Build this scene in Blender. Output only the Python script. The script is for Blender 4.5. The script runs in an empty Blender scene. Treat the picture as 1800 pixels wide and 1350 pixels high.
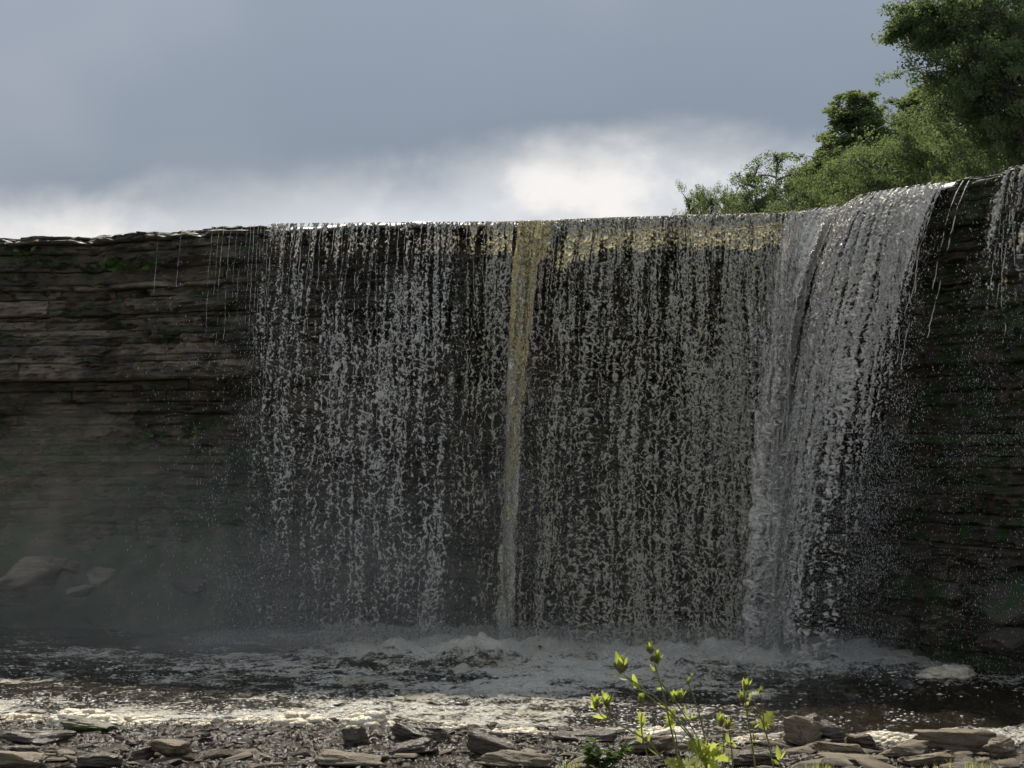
import bpy, bmesh, math, random
import numpy as np
from mathutils import Vector, Matrix

SC = bpy.context.scene
COL = SC.collection
R = math.radians
rng = np.random.default_rng(7)
random.seed(7)

# ------------------------------------------------------------------ camera
F = 2500.0            # focal length in photo pixels (1800 wide)
CAMZ = 3.55           # eye height above the pool
HOR = 790.0           # photo row of the horizon
cam = bpy.data.cameras.new('camera')
cam.sensor_width = 36.0
cam.lens = F / 1800 * 36
cam.shift_y = (HOR - 675.0) / 1800
cam.clip_start = 0.1
cam.clip_end = 3000
camo = bpy.data.objects.new('camera', cam)
COL.objects.link(camo)
camo.location = (0, 0, CAMZ)
camo.rotation_euler = (R(90), 0, 0)
SC.camera = camo

# ------------------------------------------------------------------ sun and sky
SUN_EL, SUN_AZ = R(47), R(-10)     # behind the falls, a little to the left
sl = bpy.data.lights.new('sun', 'SUN')
sl.energy = 4.2
sl.angle = R(1.5)
sl.color = (1.0, 0.93, 0.80)
so = bpy.data.objects.new('sun', sl)
COL.objects.link(so)
sd = Vector((math.sin(SUN_AZ) * math.cos(SUN_EL), math.cos(SUN_AZ) * math.cos(SUN_EL), math.sin(SUN_EL)))
so.rotation_euler = sd.to_track_quat('Z', 'Y').to_euler()
so.location = sd * 60

class NT:
    """tiny helper to write node trees as expressions"""
    def __init__(s, tree):
        s.t = tree; s.n = tree.nodes; s.l = tree.links
    def node(s, typ, **kw):
        nd = s.n.new(typ)
        for k, v in kw.items(): setattr(nd, k, v)
        return nd
    def put(s, sock, v):
        if v is None: return
        if isinstance(v, bpy.types.NodeSocket): s.l.new(v, sock)
        else:
            if hasattr(sock, 'default_value'):
                dv = sock.default_value
                if hasattr(dv, '__len__') and not hasattr(v, '__len__'): v = [v] * len(dv)
                if hasattr(dv, '__len__') and len(dv) == 4 and len(v) == 3: v = (*v, 1)
                sock.default_value = v
    def m(s, op, a, b=None, c=None, clamp=False):
        nd = s.node('ShaderNodeMath', operation=op, use_clamp=clamp)
        for i, v in enumerate((a, b, c)): s.put(nd.inputs[i], v)
        return nd.outputs[0]
    def vm(s, op, a, b=None):
        nd = s.node('ShaderNodeVectorMath', operation=op)
        s.put(nd.inputs[0], a); s.put(nd.inputs[1], b)
        return nd.outputs[0]
    def noise(s, vec, scale, detail=4, rough=0.55, dist=0.0):
        nd = s.node('ShaderNodeTexNoise')
        s.put(nd.inputs['Vector'], vec)
        nd.inputs['Scale'].default_value = scale
        nd.inputs['Detail'].default_value = detail
        nd.inputs['Roughness'].default_value = rough
        nd.inputs['Distortion'].default_value = dist
        return nd.outputs['Fac']
    def voro(s, vec, scale, feature='F1', rnd=1.0):
        nd = s.node('ShaderNodeTexVoronoi', feature=feature)
        s.put(nd.inputs['Vector'], vec)
        nd.inputs['Scale'].default_value = scale
        nd.inputs['Randomness'].default_value = rnd
        return nd.outputs['Distance']
    def mr(s, v, a, b, c=0.0, d=1.0, smooth=False):
        nd = s.node('ShaderNodeMapRange', interpolation_type='SMOOTHSTEP' if smooth else 'LINEAR')
        s.put(nd.inputs['Value'], v)
        for i, q in zip(range(1, 5), (a, b, c, d)): s.put(nd.inputs[i], q)
        return nd.outputs[0]
    def mix(s, f, a, b):
        nd = s.node('ShaderNodeMix', data_type='RGBA')
        s.put(nd.inputs[0], f); s.put(nd.inputs[6], a); s.put(nd.inputs[7], b)
        return nd.outputs[2]
    def mapping(s, vec, scale=(1, 1, 1), loc=(0, 0, 0)):
        nd = s.node('ShaderNodeMapping')
        s.put(nd.inputs['Vector'], vec)
        nd.inputs['Scale'].default_value = scale; nd.inputs['Location'].default_value = loc
        return nd.outputs[0]
    def attr(s, name):
        return s.node('ShaderNodeAttribute', attribute_name=name).outputs['Fac']
    def bump(s, h, strength=0.5, dist=0.02, nrm=None):
        nd = s.node('ShaderNodeBump')
        nd.inputs['Strength'].default_value = strength; nd.inputs['Distance'].default_value = dist
        s.put(nd.inputs['Height'], h)
        if nrm is not None: s.put(nd.inputs['Normal'], nrm)
        return nd.outputs[0]

w = bpy.data.worlds.new('World')
SC.world = w
w.use_nodes = True
w.node_tree.nodes.clear()
N = NT(w.node_tree)
dirv = N.node('ShaderNodeTexCoord').outputs['Generated']
sx = N.node('ShaderNodeSeparateXYZ'); N.put(sx.inputs[0], dirv)
X_, Y_, Z_ = sx.outputs
hyp = N.m('SQRT', N.m('ADD', N.m('MULTIPLY', X_, X_), N.m('ADD', N.m('MULTIPLY', Y_, Y_), 1e-5)))
el = N.m('DIVIDE', Z_, hyp)
az = N.m('ARCTAN2', X_, Y_)
vec = N.mapping(dirv, (1, 1, 1.5))
n1 = N.noise(vec, 7, 6, 0.55, 0.3)
n2 = N.noise(vec, 2.3, 3, 0.5)
n3 = N.noise(N.mapping(dirv, (1, 1, 1.6), (2.88, 1, 0)), 12, 5, 0.55, 0.15)
bnd = N.m('ADD', 0.172, N.m('MULTIPLY', 0.032, N.m('SINE', N.m('ADD', N.m('MULTIPLY', az, 5), 0.85))))
pos = N.m('SUBTRACT', N.m('ADD', el, N.m('MULTIPLY', N.m('SUBTRACT', n1, 0.5), 0.075)), bnd)
deck = N.mr(pos, -0.022, 0.030, smooth=True)
low = N.mix(N.mr(n3, 0.40, 0.66, smooth=True), (0.55, 0.565, 0.59), (0.82, 0.79, 0.765))
low = N.mix(N.mr(n1, 0.46, 0.60), low, (0.60, 0.62, 0.66))
deckc = N.mix(N.mr(pos, 0.0, 0.24), (0.200, 0.240, 0.292), (0.300, 0.345, 0.415))
deckc = N.mix(N.m('MULTIPLY', N.mr(n2, 0.50, 0.75, smooth=True), 0.6), deckc, (0.40, 0.41, 0.455))
cloud = N.mix(deck, low, deckc)
sky = N.node('ShaderNodeTexSky', sky_type='NISHITA')
sky.sun_disc = False
sky.sun_elevation = SUN_EL
sky.sun_rotation = SUN_AZ
b1 = N.node('ShaderNodeBackground'); N.put(b1.inputs[0], sky.outputs[0]); b1.inputs[1].default_value = 0.08
b2 = N.node('ShaderNodeBackground'); N.put(b2.inputs[0], cloud); b2.inputs[1].default_value = 1.0
mx = N.node('ShaderNodeMixShader'); mx.inputs[0].default_value = 0.94
N.l.new(b1.outputs[0], mx.inputs[1]); N.l.new(b2.outputs[0], mx.inputs[2])
wo = N.node('ShaderNodeOutputWorld'); N.l.new(mx.outputs[0], wo.inputs[0])

SC.view_settings.view_transform = 'Standard'
SC.view_settings.look = 'None'
SC.view_settings.exposure = 0.22
SC.view_settings.gamma = 1.0
SC.render.engine = 'CYCLES'
SC.cycles.max_bounces = 6
SC.cycles.diffuse_bounces = 2
SC.cycles.glossy_bounces = 2
SC.cycles.transmission_bounces = 5
SC.cycles.transparent_max_bounces = 8
SC.cycles.volume_bounces = 1
SC.cycles.volume_step_rate = 2.0
SC.cycles.volume_max_steps = 64
SC.cycles.sample_clamp_indirect = 4.0
SC.cycles.sample_clamp_direct = 12.0
SC.cycles.use_adaptive_sampling = True
SC.cycles.adaptive_threshold = 0.05
SC.cycles.adaptive_min_samples = 16
SC.cycles.use_denoising = True
SC.cycles.denoiser = 'OPENIMAGEDENOISE'
SC.cycles.denoising_input_passes = 'RGB_ALBEDO_NORMAL'

# ------------------------------------------------------------------ numpy noise
_tab = np.random.default_rng(11).random(65536)
def _h(ix, iy, iz, seed):
    k = (ix * 73856093) ^ (iy * 19349663) ^ (iz * 83492791) ^ (seed * 2654435)
    return _tab[(k ^ (k >> 16)) & 0xFFFF]
def vn(x, y, z=0.0, seed=0):
    x, y, z = np.broadcast_arrays(np.asarray(x, float), np.asarray(y, float), np.asarray(z, float))
    xi, yi, zi = np.floor(x).astype(np.int64), np.floor(y).astype(np.int64), np.floor(z).astype(np.int64)
    fx, fy, fz = x - xi, y - yi, z - zi
    fx, fy, fz = (f * f * f * (f * (f * 6 - 15) + 10) for f in (fx, fy, fz))
    flat = not np.any(fz)
    def pl(k):
        a = _h(xi, yi, zi + k, seed) * (1 - fx) + _h(xi + 1, yi, zi + k, seed) * fx
        b = _h(xi, yi + 1, zi + k, seed) * (1 - fx) + _h(xi + 1, yi + 1, zi + k, seed) * fx
        return a * (1 - fy) + b * fy
    return pl(0) if flat else pl(0) * (1 - fz) + pl(1) * fz
def fbm(x, y, z=0.0, seed=0, oct=4, gain=0.5):
    t, a, s = 0.0, 1.0, 0.0
    f = 1.0
    for o in range(oct):
        t = t + a * vn(np.asarray(x) * f, np.asarray(y) * f, np.asarray(z) * f, seed + o * 17)
        s += a; a *= gain; f *= 2.03
    return t / s
def worley(x, y, seed=0):
    """F1, F2 and the offset to the nearest feature point"""
    xi, yi = np.floor(x).astype(np.int64), np.floor(y).astype(np.int64)
    f1 = np.full(x.shape, 9.0); f2 = np.full(x.shape, 9.0); dy1 = np.zeros(x.shape)
    for dx in (-1, 0, 1):
        for dy in (-1, 0, 1):
            cx, cy = xi + dx, yi + dy
            px = cx + _h(cx, cy, cx * 0 + 3, seed); py = cy + _h(cx, cy, cx * 0 + 9, seed)
            d = np.hypot(x - px, y - py)
            n = d < f1
            f2 = np.where(n, f1, np.minimum(f2, d))
            dy1 = np.where(n, y - py, dy1)
            f1 = np.where(n, d, f1)
    return f1, f2, dy1
def rank(v, nb):
    """turn a field (rows = fall distance) into quantiles, band by band"""
    out = np.empty_like(v)
    for b in np.array_split(np.arange(v.shape[0]), nb):
        q = v[b].ravel(); r = np.empty(q.size); r[np.argsort(q)] = np.linspace(0, 1, q.size)
        out[b] = r.reshape(v[b].shape)
    return out
def table(rows, cols, vals, r, c):
    rows, cols, vals = np.array(rows, float), np.array(cols, float), np.array(vals, float)
    ri = np.clip(np.interp(r, rows, np.arange(len(rows))), 0, len(rows) - 1.001)
    ci = np.clip(np.interp(c, cols, np.arange(len(cols))), 0, len(cols) - 1.001)
    a, b = ri.astype(int), ci.astype(int); fr, fc = ri - a, ci - b
    return (vals[a, b] * (1 - fr) * (1 - fc) + vals[a + 1, b] * fr * (1 - fc)
            + vals[a, b + 1] * (1 - fr) * fc + vals[a + 1, b + 1] * fr * fc)
def sm(a, b, x):
    t = np.clip((np.asarray(x, float) - a) / (b - a), 0, 1)
    return t * t * (3 - 2 * t)

# ------------------------------------------------------------------ mesh helpers
def mesh_np(name, v, f, mat=None, smooth=True, attrs=None):
    v = np.ascontiguousarray(v, np.float32).reshape(-1, 3)
    f = np.ascontiguousarray(f, np.int32)
    k = f.shape[1]
    me = bpy.data.meshes.new(name)
    me.vertices.add(len(v)); me.vertices.foreach_set('co', v.ravel())
    me.loops.add(f.size); me.loops.foreach_set('vertex_index', f.ravel())
    me.polygons.add(len(f))
    me.polygons.foreach_set('loop_start', np.arange(0, f.size, k, dtype=np.int32))
    me.polygons.foreach_set('loop_total', np.full(len(f), k, np.int32))
    me.polygons.foreach_set('use_smooth', np.full(len(f), smooth, bool))
    for an, av in (attrs or {}).items():
        a = me.attributes.new(an, 'FLOAT', 'POINT')
        a.data.foreach_set('value', np.ascontiguousarray(av, np.float32).ravel())
    me.update(calc_edges=True)
    if mat: me.materials.append(mat)
    return me
def link(name, data, parent=None, **props):
    o = bpy.data.objects.new(name, data)
    COL.objects.link(o)
    if parent is not None: o.parent = parent
    for k, v in props.items(): o[k] = v
    return o
def thing(name, label, category, loc=(0, 0, 0), group=None, data=None):
    o = link(name, data, label=label, category=category)
    o.location = loc
    if group: o['group'] = group
    return o
def grid_faces(nr, nc):
    i = np.arange(nr * nc).reshape(nr, nc)
    return np.stack([i[:-1, :-1], i[:-1, 1:], i[1:, 1:], i[1:, :-1]], -1).reshape(-1, 4)
def keep(v, f, mask, attrs=None):
    """drop faces, then unused vertices"""
    f = f[mask]
    used = np.zeros(len(v), bool); used[f.ravel()] = True
    m = np.cumsum(used) - 1
    return v[used], m[f], {k: a[used] for k, a in (attrs or {}).items()}
def tube(pts, rad, sides=6):
    pts = np.array(pts, float); rad = np.broadcast_to(np.asarray(rad, float), (len(pts),))
    t = np.gradient(pts, axis=0); t /= np.linalg.norm(t, axis=1, keepdims=True) + 1e-9
    ref = np.where(np.abs(t[:, 2:3]) > 0.9, np.array([[1., 0, 0]]), np.array([[0, 0, 1.]]))
    a = np.cross(t, ref); a /= np.linalg.norm(a, axis=1, keepdims=True) + 1e-9
    b = np.cross(t, a)
    ang = np.linspace(0, 2 * np.pi, sides, endpoint=False)
    v = pts[:, None] + rad[:, None, None] * (a[:, None] * np.cos(ang)[None, :, None] + b[:, None] * np.sin(ang)[None, :, None])
    n = len(pts); i = np.arange(n * sides).reshape(n, sides); j = np.roll(i, -1, 1)
    f = np.stack([i[:-1], j[:-1], j[1:], i[1:]], -1).reshape(-1, 4)
    return v.reshape(-1, 3), f
def merge(parts):
    vs, fs, o = [], [], 0
    for v, f in parts:
        vs.append(v); fs.append(np.asarray(f) + o); o += len(v)
    return np.concatenate(vs), np.concatenate(fs)
def at(px, py, Y):
    """the point at depth Y that the photograph shows at (px, py)"""
    return Vector(((px - 900) * Y / F, Y, CAMZ + (HOR - py) * Y / F))

# ------------------------------------------------------------------ materials
def mat(name):
    m = bpy.data.materials.new(name); m.use_nodes = True
    m.node_tree.nodes.clear()
    n = NT(m.node_tree)
    out = n.node('ShaderNodeOutputMaterial')
    return m, n, out
def principled(n, out, color, rough, normal=None, spec=0.5, **kw):
    p = n.node('ShaderNodeBsdfPrincipled')
    n.put(p.inputs['Base Color'], color); n.put(p.inputs['Roughness'], rough)
    p.inputs['Specular IOR Level'].default_value = spec
    if normal is not None: n.put(p.inputs['Normal'], normal)
    for k, v in kw.items(): n.put(p.inputs[k], v)
    if out is not None: n.l.new(p.outputs[0], out.inputs[0])
    return p.outputs[0]
def wpos(n): return n.node('ShaderNodeNewGeometry').outputs['Position']

def rock_mat(name, c0, c1, moss=0.0, rough=(0.45, 0.8), stain=0.5, moss_col=(0.035, 0.058, 0.020), objspace=False, spec=0.4, bs=0.8, fine=26):
    m, n, out = mat(name)
    p = n.node('ShaderNodeTexCoord').outputs['Object'] if objspace else wpos(n)
    big = n.noise(n.mapping(p, (0.7, 0.7, 1.4)), 1.6, 5, 0.6)
    fin = n.noise(n.mapping(p, (1, 1, 2.2)), fine, 6, 0.7)
    lay = n.noise(n.mapping(p, (0.6, 0.6, 9)), 2.2, 4, 0.6)
    col = n.mix(n.mr(lay, 0.35, 0.65), c0, c1)
    col = n.mix(n.m('MULTIPLY', n.mr(big, 0.42, 0.60, smooth=True), stain), col, (0.036, 0.032, 0.027))
    col = n.mix(n.mr(fin, 0.54, 0.74, 0, 0.7), col, tuple(min(1, 1.5 * q) for q in c1))
    col = n.mix(n.mr(fin, 0.28, 0.46, 0.7, 0), col, (0.02, 0.018, 0.015))
    if moss > 0:
        mo = n.noise(p, 2.3, 5, 0.65)
        col = n.mix(n.mr(mo, 0.62 - 0.25 * moss, 0.74 - 0.25 * moss, 0, 0.9, smooth=True), col, moss_col)
    h = n.m('ADD', n.m('MULTIPLY', fin, 0.6), n.m('MULTIPLY', lay, 0.8))
    principled(n, out, col, n.mr(big, 0.3, 0.7, rough[0], rough[1]), n.bump(h, bs, 0.04), spec)
    return m

M = {}
M['cliff_dark'] = rock_mat('wet_dark_limestone', (0.085, 0.071, 0.052), (0.155, 0.128, 0.090), 0.45, (0.35, 0.8), 0.8)
M['cliff_pale'] = rock_mat('pale_limestone', (0.155, 0.128, 0.092), (0.27, 0.225, 0.16), 0.12, (0.5, 0.85), 0.85)
M['cliff_moss'] = rock_mat('mossy_limestone', (0.09, 0.078, 0.056), (0.16, 0.135, 0.095), 0.85, (0.5, 0.9), 0.5)
M['cliff_red'] = rock_mat('rusty_limestone', (0.050, 0.038, 0.028), (0.095, 0.070, 0.049), 0.6, (0.35, 0.8), 0.75, (0.022, 0.05, 0.012))
M['stone_dry'] = rock_mat('grey_brown_stone', (0.13, 0.100, 0.063), (0.265, 0.205, 0.130), 0.05, (0.5, 0.85), 0.45, objspace=True)
M['stone_wet'] = rock_mat('wet_dark_stone', (0.060, 0.045, 0.029), (0.125, 0.095, 0.060), 0.05, (0.10, 0.34), 0.5, objspace=True, spec=0.5)
M['stone_moss'] = rock_mat('mossy_stone', (0.12, 0.10, 0.065), (0.20, 0.17, 0.115), 0.75, (0.4, 0.7), 0.4, (0.075, 0.10, 0.02), objspace=True)
M['gravel'] = rock_mat('wet_shore_ground', (0.045, 0.037, 0.027), (0.09, 0.074, 0.052), 0.0, (0.05, 0.22), 0.4, fine=40, bs=1.0, spec=0.8)
M['soil'] = rock_mat('plateau_soil', (0.08, 0.07, 0.05), (0.12, 0.10, 0.07), 0.8)

def water_fall_mat(name, col, trans, film=(0.050, 0.048, 0.046), rough=0.30, thick=0.35, use_attr=True):
    """aerated water: 'air' says how much white froth there is, the rest is a thin dark film"""
    m, n, out = mat(name)
    p = wpos(n)
    air = n.attr('air') if use_attr else 1.0
    nz_ = n.noise(p, 45, 3, 0.6)
    fac = n.mr(n.m('ADD', air, n.m('MULTIPLY', n.m('SUBTRACT', nz_, 0.5), 0.55)), 0.18, 0.80) if use_attr else 1.0
    c = n.mix(fac, film, col)
    bp = n.bump(n.noise(p, 30, 4, 0.65), 0.55, 0.04)
    a = principled(n, None, c, n.mr(fac, 0, 1, 0.16, rough) if use_attr else rough, bp, 0.4)
    t = n.node('ShaderNodeBsdfTranslucent'); n.put(t.inputs[0], n.mix(fac, tuple(q * 0.25 for q in trans), trans)); n.put(t.inputs['Normal'], bp)
    mxs = n.node('ShaderNodeMixShader'); mxs.inputs[0].default_value = thick
    n.l.new(a, mxs.inputs[1]); n.l.new(t.outputs[0], mxs.inputs[2]); n.l.new(mxs.outputs[0], out.inputs[0])
    return m
M['fall'] = water_fall_mat('falling_water', (0.86, 0.835, 0.77), (0.88, 0.80, 0.54), (0.07, 0.068, 0.062), thick=0.34)
M['fall_white'] = water_fall_mat('white_falling_water', (0.93, 0.885, 0.80), (0.90, 0.83, 0.66), (0.52, 0.495, 0.445), rough=0.5, thick=0.16)
M['fall_gold'] = water_fall_mat('peaty_falling_water', (0.92, 0.82, 0.50), (0.98, 0.84, 0.38), (0.40, 0.33, 0.16), 0.28, 0.48)
M['fall_cream'] = water_fall_mat('cream_falling_water', (0.92, 0.89, 0.77), (0.90, 0.82, 0.54), (0.50, 0.47, 0.36), 0.45, 0.22)
M['fall_tint'] = water_fall_mat('tinted_falling_water', (0.84, 0.82, 0.755), (0.95, 0.85, 0.42), (0.085, 0.078, 0.062), 0.35, 0.52)
M['drop'] = water_fall_mat('water_drops', (0.80, 0.80, 0.79), (0.8, 0.79, 0.76), rough=0.25, use_attr=False)
M['strand'] = water_fall_mat('water_thread', (0.70, 0.70, 0.68), (0.8, 0.77, 0.66), rough=0.25, use_attr=False)
m, n, out = mat('river_water')
p = wpos(n)
principled(n, out, (0.06, 0.052, 0.038), 0.42, n.bump(n.noise(n.mapping(p, (1, 1, 1)), 9, 4, 0.6), 0.22, 0.05), 0.25)
M['river'] = m

m, n, out = mat('pool_water')
p = wpos(n)
fa = n.attr('foam')
nz = n.noise(n.mapping(p, (0.8, 1.0, 1.0)), 3.4, 7, 0.68, 0.6)
bub = n.voro(p, 17)
nz = n.m('ADD', n.m('MULTIPLY', n.m('SUBTRACT', nz, 0.5), 1.55), n.m('MULTIPLY', n.m('SUBTRACT', 0.35, bub), 0.35))
fm = n.mr(n.m('ADD', fa, nz), 0.34, 0.70, smooth=True)
fcol = n.mix(n.mr(fa, 0.4, 1.4), (0.64, 0.595, 0.50), (0.82, 0.775, 0.67))
fcol = n.mix(n.mr(n.noise(p, 0.9, 3, 0.6), 0.5, 0.72, 0, 0.8), fcol, (0.46, 0.385, 0.25))
wat = principled(n, None, (0.024, 0.019, 0.012), 0.05, n.bump(n.noise(p, 11, 3, 0.55), 0.7, 0.05), 0.5)
hb = n.m('ADD', n.m('MULTIPLY', n.noise(p, 60, 3, 0.6), 0.6), n.m('MULTIPLY', bub, -0.8))
foa = principled(n, None, fcol, 0.38, n.bump(hb, 1.0, 0.05), 0.5)
mxs = n.node('ShaderNodeMixShader'); n.l.new(fm, mxs.inputs[0]); n.l.new(wat, mxs.inputs[1]); n.l.new(foa, mxs.inputs[2])
n.l.new(mxs.outputs[0], out.inputs[0])
M['pool'] = m

m, n, out = mat('thick_foam')
p = wpos(n)
bub = n.voro(p, 26)
c = n.mix(n.mr(n.noise(p, 7, 4), 0.35, 0.65), (0.60, 0.50, 0.33), (0.80, 0.74, 0.60))
principled(n, out, c, 0.45, n.bump(n.m('ADD', n.m('MULTIPLY', bub, -1), n.noise(p, 40, 4)), 0.5, 0.03), 0.4, **{'Subsurface Weight': 0.15, 'Subsurface Radius': (0.05, 0.04, 0.02)})
M['foam'] = m
m, n, out = mat('floating_foam_fleck')
principled(n, out, (0.80, 0.77, 0.70), 0.35, None, 0.5)
M['fleck'] = m

def leaf_mat(name, dark, light, tr, ts=0.45, rough=0.45):
    m, n, out = mat(name)
    c = n.mix(n.attr('tint'), dark, light)
    a = principled(n, None, c, rough, None, 0.25)
    t = n.node('ShaderNodeBsdfTranslucent'); n.put(t.inputs[0], n.mix(n.attr('tint'), tuple(q * 0.6 for q in tr), tr))
    mxs = n.node('ShaderNodeMixShader'); mxs.inputs[0].default_value = ts
    n.l.new(a, mxs.inputs[1]); n.l.new(t.outputs[0], mxs.inputs[2]); n.l.new(mxs.outputs[0], out.inputs[0])
    return m
M['leaf'] = leaf_mat('broadleaf', (0.078, 0.116, 0.056), (0.135, 0.186, 0.080), (0.28, 0.35, 0.12), 0.52, 0.7)
M['leaf_dark'] = leaf_mat('dark_broadleaf', (0.076, 0.112, 0.060), (0.130, 0.180, 0.085), (0.27, 0.345, 0.12), 0.52, 0.7)
M['herb'] = leaf_mat('pale_bract', (0.26, 0.31, 0.06), (0.42, 0.48, 0.10), (0.68, 0.75, 0.17), 0.66)
M['nettle'] = leaf_mat('nettle_leaf', (0.035, 0.065, 0.02), (0.09, 0.15, 0.035), (0.18, 0.26, 0.04), 0.4)
M['ledge_leaf'] = leaf_mat('ledge_leaf', (0.06, 0.11, 0.03), (0.11, 0.20, 0.05), (0.10, 0.16, 0.03), 0.2)
def plain(name, c0, c1, scale, rough=0.7):
    m, n, out = mat(name)
    p = n.node('ShaderNodeTexCoord').outputs['Object']
    principled(n, out, n.mix(n.mr(n.noise(p, scale, 4), 0.35, 0.65), c0, c1), rough, n.bump(n.noise(p, scale * 2, 4), 0.4, 0.02), 0.3)
    return m
M['bark'] = plain('bark', (0.05, 0.042, 0.034), (0.10, 0.085, 0.068), 9)
M['birch'] = plain('pale_bark', (0.10, 0.095, 0.085), (0.38, 0.36, 0.32), 5)
M['stem'] = plain('green_stem', (0.16, 0.19, 0.06), (0.26, 0.27, 0.10), 30, 0.5)
M['head'] = plain('brown_flower_head', (0.09, 0.065, 0.03), (0.22, 0.19, 0.06), 60, 0.7)

# ------------------------------------------------------------------ the line of the lip, in plan
LIP = 8.0
_u = np.array([-400, -200, -60, 0, 150, 300, 400, 500, 650, 800, 900, 975, 990, 1100, 1200, 1300, 1380, 1450, 1500, 1518, 1530, 1560, 1600, 1670, 1720, 1800, 1900, 2000, 2300], float)
_y = np.array([426, 421, 417, 415, 413, 403, 394, 391.5, 390, 388.5, 388, 386.5, 384, 380, 377, 374, 372, 368, 362, 350, 342, 336, 330, 318, 306, 288, 271, 257, 230], float)
_ud = np.linspace(-400, 2300, 5401)
_yd = np.interp(_ud, _u, _y)
_yd = np.convolve(np.pad(_yd, 8, 'edge'), np.ones(17) / 17, 'valid')
_Yd = (LIP - CAMZ) * F / (HOR - _yd)
_Xd = (_ud - 900) * _Yd / F
_S = np.concatenate([[0], np.cumsum(np.hypot(np.diff(_Xd), np.diff(_Yd)))])
def s_of(u): return np.interp(u, _ud, _S)
def u_of(s): return np.interp(s, _S, _ud)
def _smooth(a, k): return np.convolve(np.pad(a, k, 'edge'), np.ones(2 * k + 1) / (2 * k + 1), 'valid')
_tx, _ty = np.gradient(_smooth(_Xd, 150)), np.gradient(_smooth(_Yd, 150))
_l = np.hypot(_tx, _ty)
_nx, _ny = _ty / _l, -_tx / _l           # points out, towards the pool
def P(s, off, z):
    s = np.asarray(s, float)
    return np.stack(np.broadcast_arrays(np.interp(s, _S, _Xd) + np.interp(s, _S, _nx) * off,
                                        np.interp(s, _S, _Yd) + np.interp(s, _S, _ny) * off, z), -1)
S0, S1 = s_of(-330), s_of(2250)

# ------------------------------------------------------------------ cliff: stacked beds of limestone, each block a piece
def cliff_profile(s, z):
    u = u_of(s)
    left = 1 - sm(420, 560, u)
    right = sm(1500, 1700, u)
    zz = [-1, 0, 1.2, 2.2, 3.0, 3.9, 4.85, 4.95, 5.8, 6.3, 6.8, 7.4, 8]
    a = np.interp(z, zz, [-0.2, -0.3, -0.5, -0.75, -0.65, -0.55, -0.5, 0.06, 0.02, -0.16, -0.22, -0.1, 0.0])
    b = np.interp(z, zz, [-0.5, -0.5, -0.6, -0.6, -0.6, -0.55, -0.55, -0.5, -0.5, -0.5, -0.48, -0.46, -0.46])
    c = np.interp(z, zz, [0.0, -0.1, -0.15, -0.3, -0.45, -0.5, -0.55, -0.5, -0.42, -0.38, -0.3, -0.1, -0.02])
    return a * left + c * right + b * (1 - left) * (1 - right)
bv, bf = [], None
ss = np.arange(S0, S1, 0.5); zz = np.array([-1.0, 1, 3, 5, 7, 7.85])
SS, ZZ = np.meshgrid(ss, zz)
cliff = link('cliff', mesh_np('cliff', P(SS, cliff_profile(SS, ZZ) - 0.75, ZZ).reshape(-1, 3), grid_faces(len(zz), len(ss)), M['cliff_dark']), kind='structure')

def bed_block(s0, s1, z0, z1, push, seed, m):
    ns = max(3, int((s1 - s0) / 0.09)); nz = max(4, int((z1 - z0) / 0.035))
    g = 0.003
    S, Z = np.meshgrid(np.linspace(s0 + g, s1 - g, ns + 1), np.linspace(z0 + g * 0.7, z1 - g * 0.7, nz + 1))
    e = np.minimum(np.minimum(S - s0, s1 - S) * 3 + 0.02, np.minimum(Z - z0, z1 - Z)) / 0.035
    e = np.clip(e, 0, 1)
    off = cliff_profile(S, (z0 + z1) / 2 * np.ones_like(Z)) + push
    off = off + (fbm(S * 0.9, Z * 2, 0, 3, 4) - 0.5) * 0.22 + (np.round(fbm(S * 0.9, Z * 14, 0, 5, 3, 0.6) * 9) / 9 - 0.5) * 0.12 + (np.round(fbm(S * 3, Z * 3, seed, 6, 4, 0.6) * 8) / 8 - 0.5) * 0.16 + (fbm(S * 9, Z * 14, seed, 7, 3, 0.6) - 0.5) * 0.07 - (1 - e) ** 2 * 0.05
    off = off - 0.16 * sm(0.60, 0.66, fbm(S * 1.7, Z * 2.1, 0, 8, 3)) + 0.10 * sm(0.58, 0.62, fbm(S * 2.6, Z * 3.2, 0, 18, 3))
    zj = Z + (fbm(S * 2.5, Z * 0.4, 0, 21, 3) - 0.5) * 0.045
    fr = P(S, off, zj)
    nr, nc = fr.shape[:2]
    idx = np.arange(nr * nc).reshape(nr, nc)
    f = grid_faces(nr, nc)
    ring = np.concatenate([idx[0, :], idx[1:, -1], idx[-1, -2::-1], idx[-2:0:-1, 0]])
    fo = off.ravel(); Sf, Zf = S.ravel(), zj.ravel()
    bk = P(Sf[ring], np.minimum(fo[ring] - 0.4, cliff_profile(Sf[ring], Zf[ring]) - 0.8), Zf[ring])
    k = len(ring); o = nr * nc + np.arange(k)
    side = np.stack([ring, o, np.roll(o, -1), np.roll(ring, -1)], -1)
    return mesh_np('rock_block', np.concatenate([fr.reshape(-1, 3), bk]), np.concatenate([f, side]), m, smooth=False)

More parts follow.
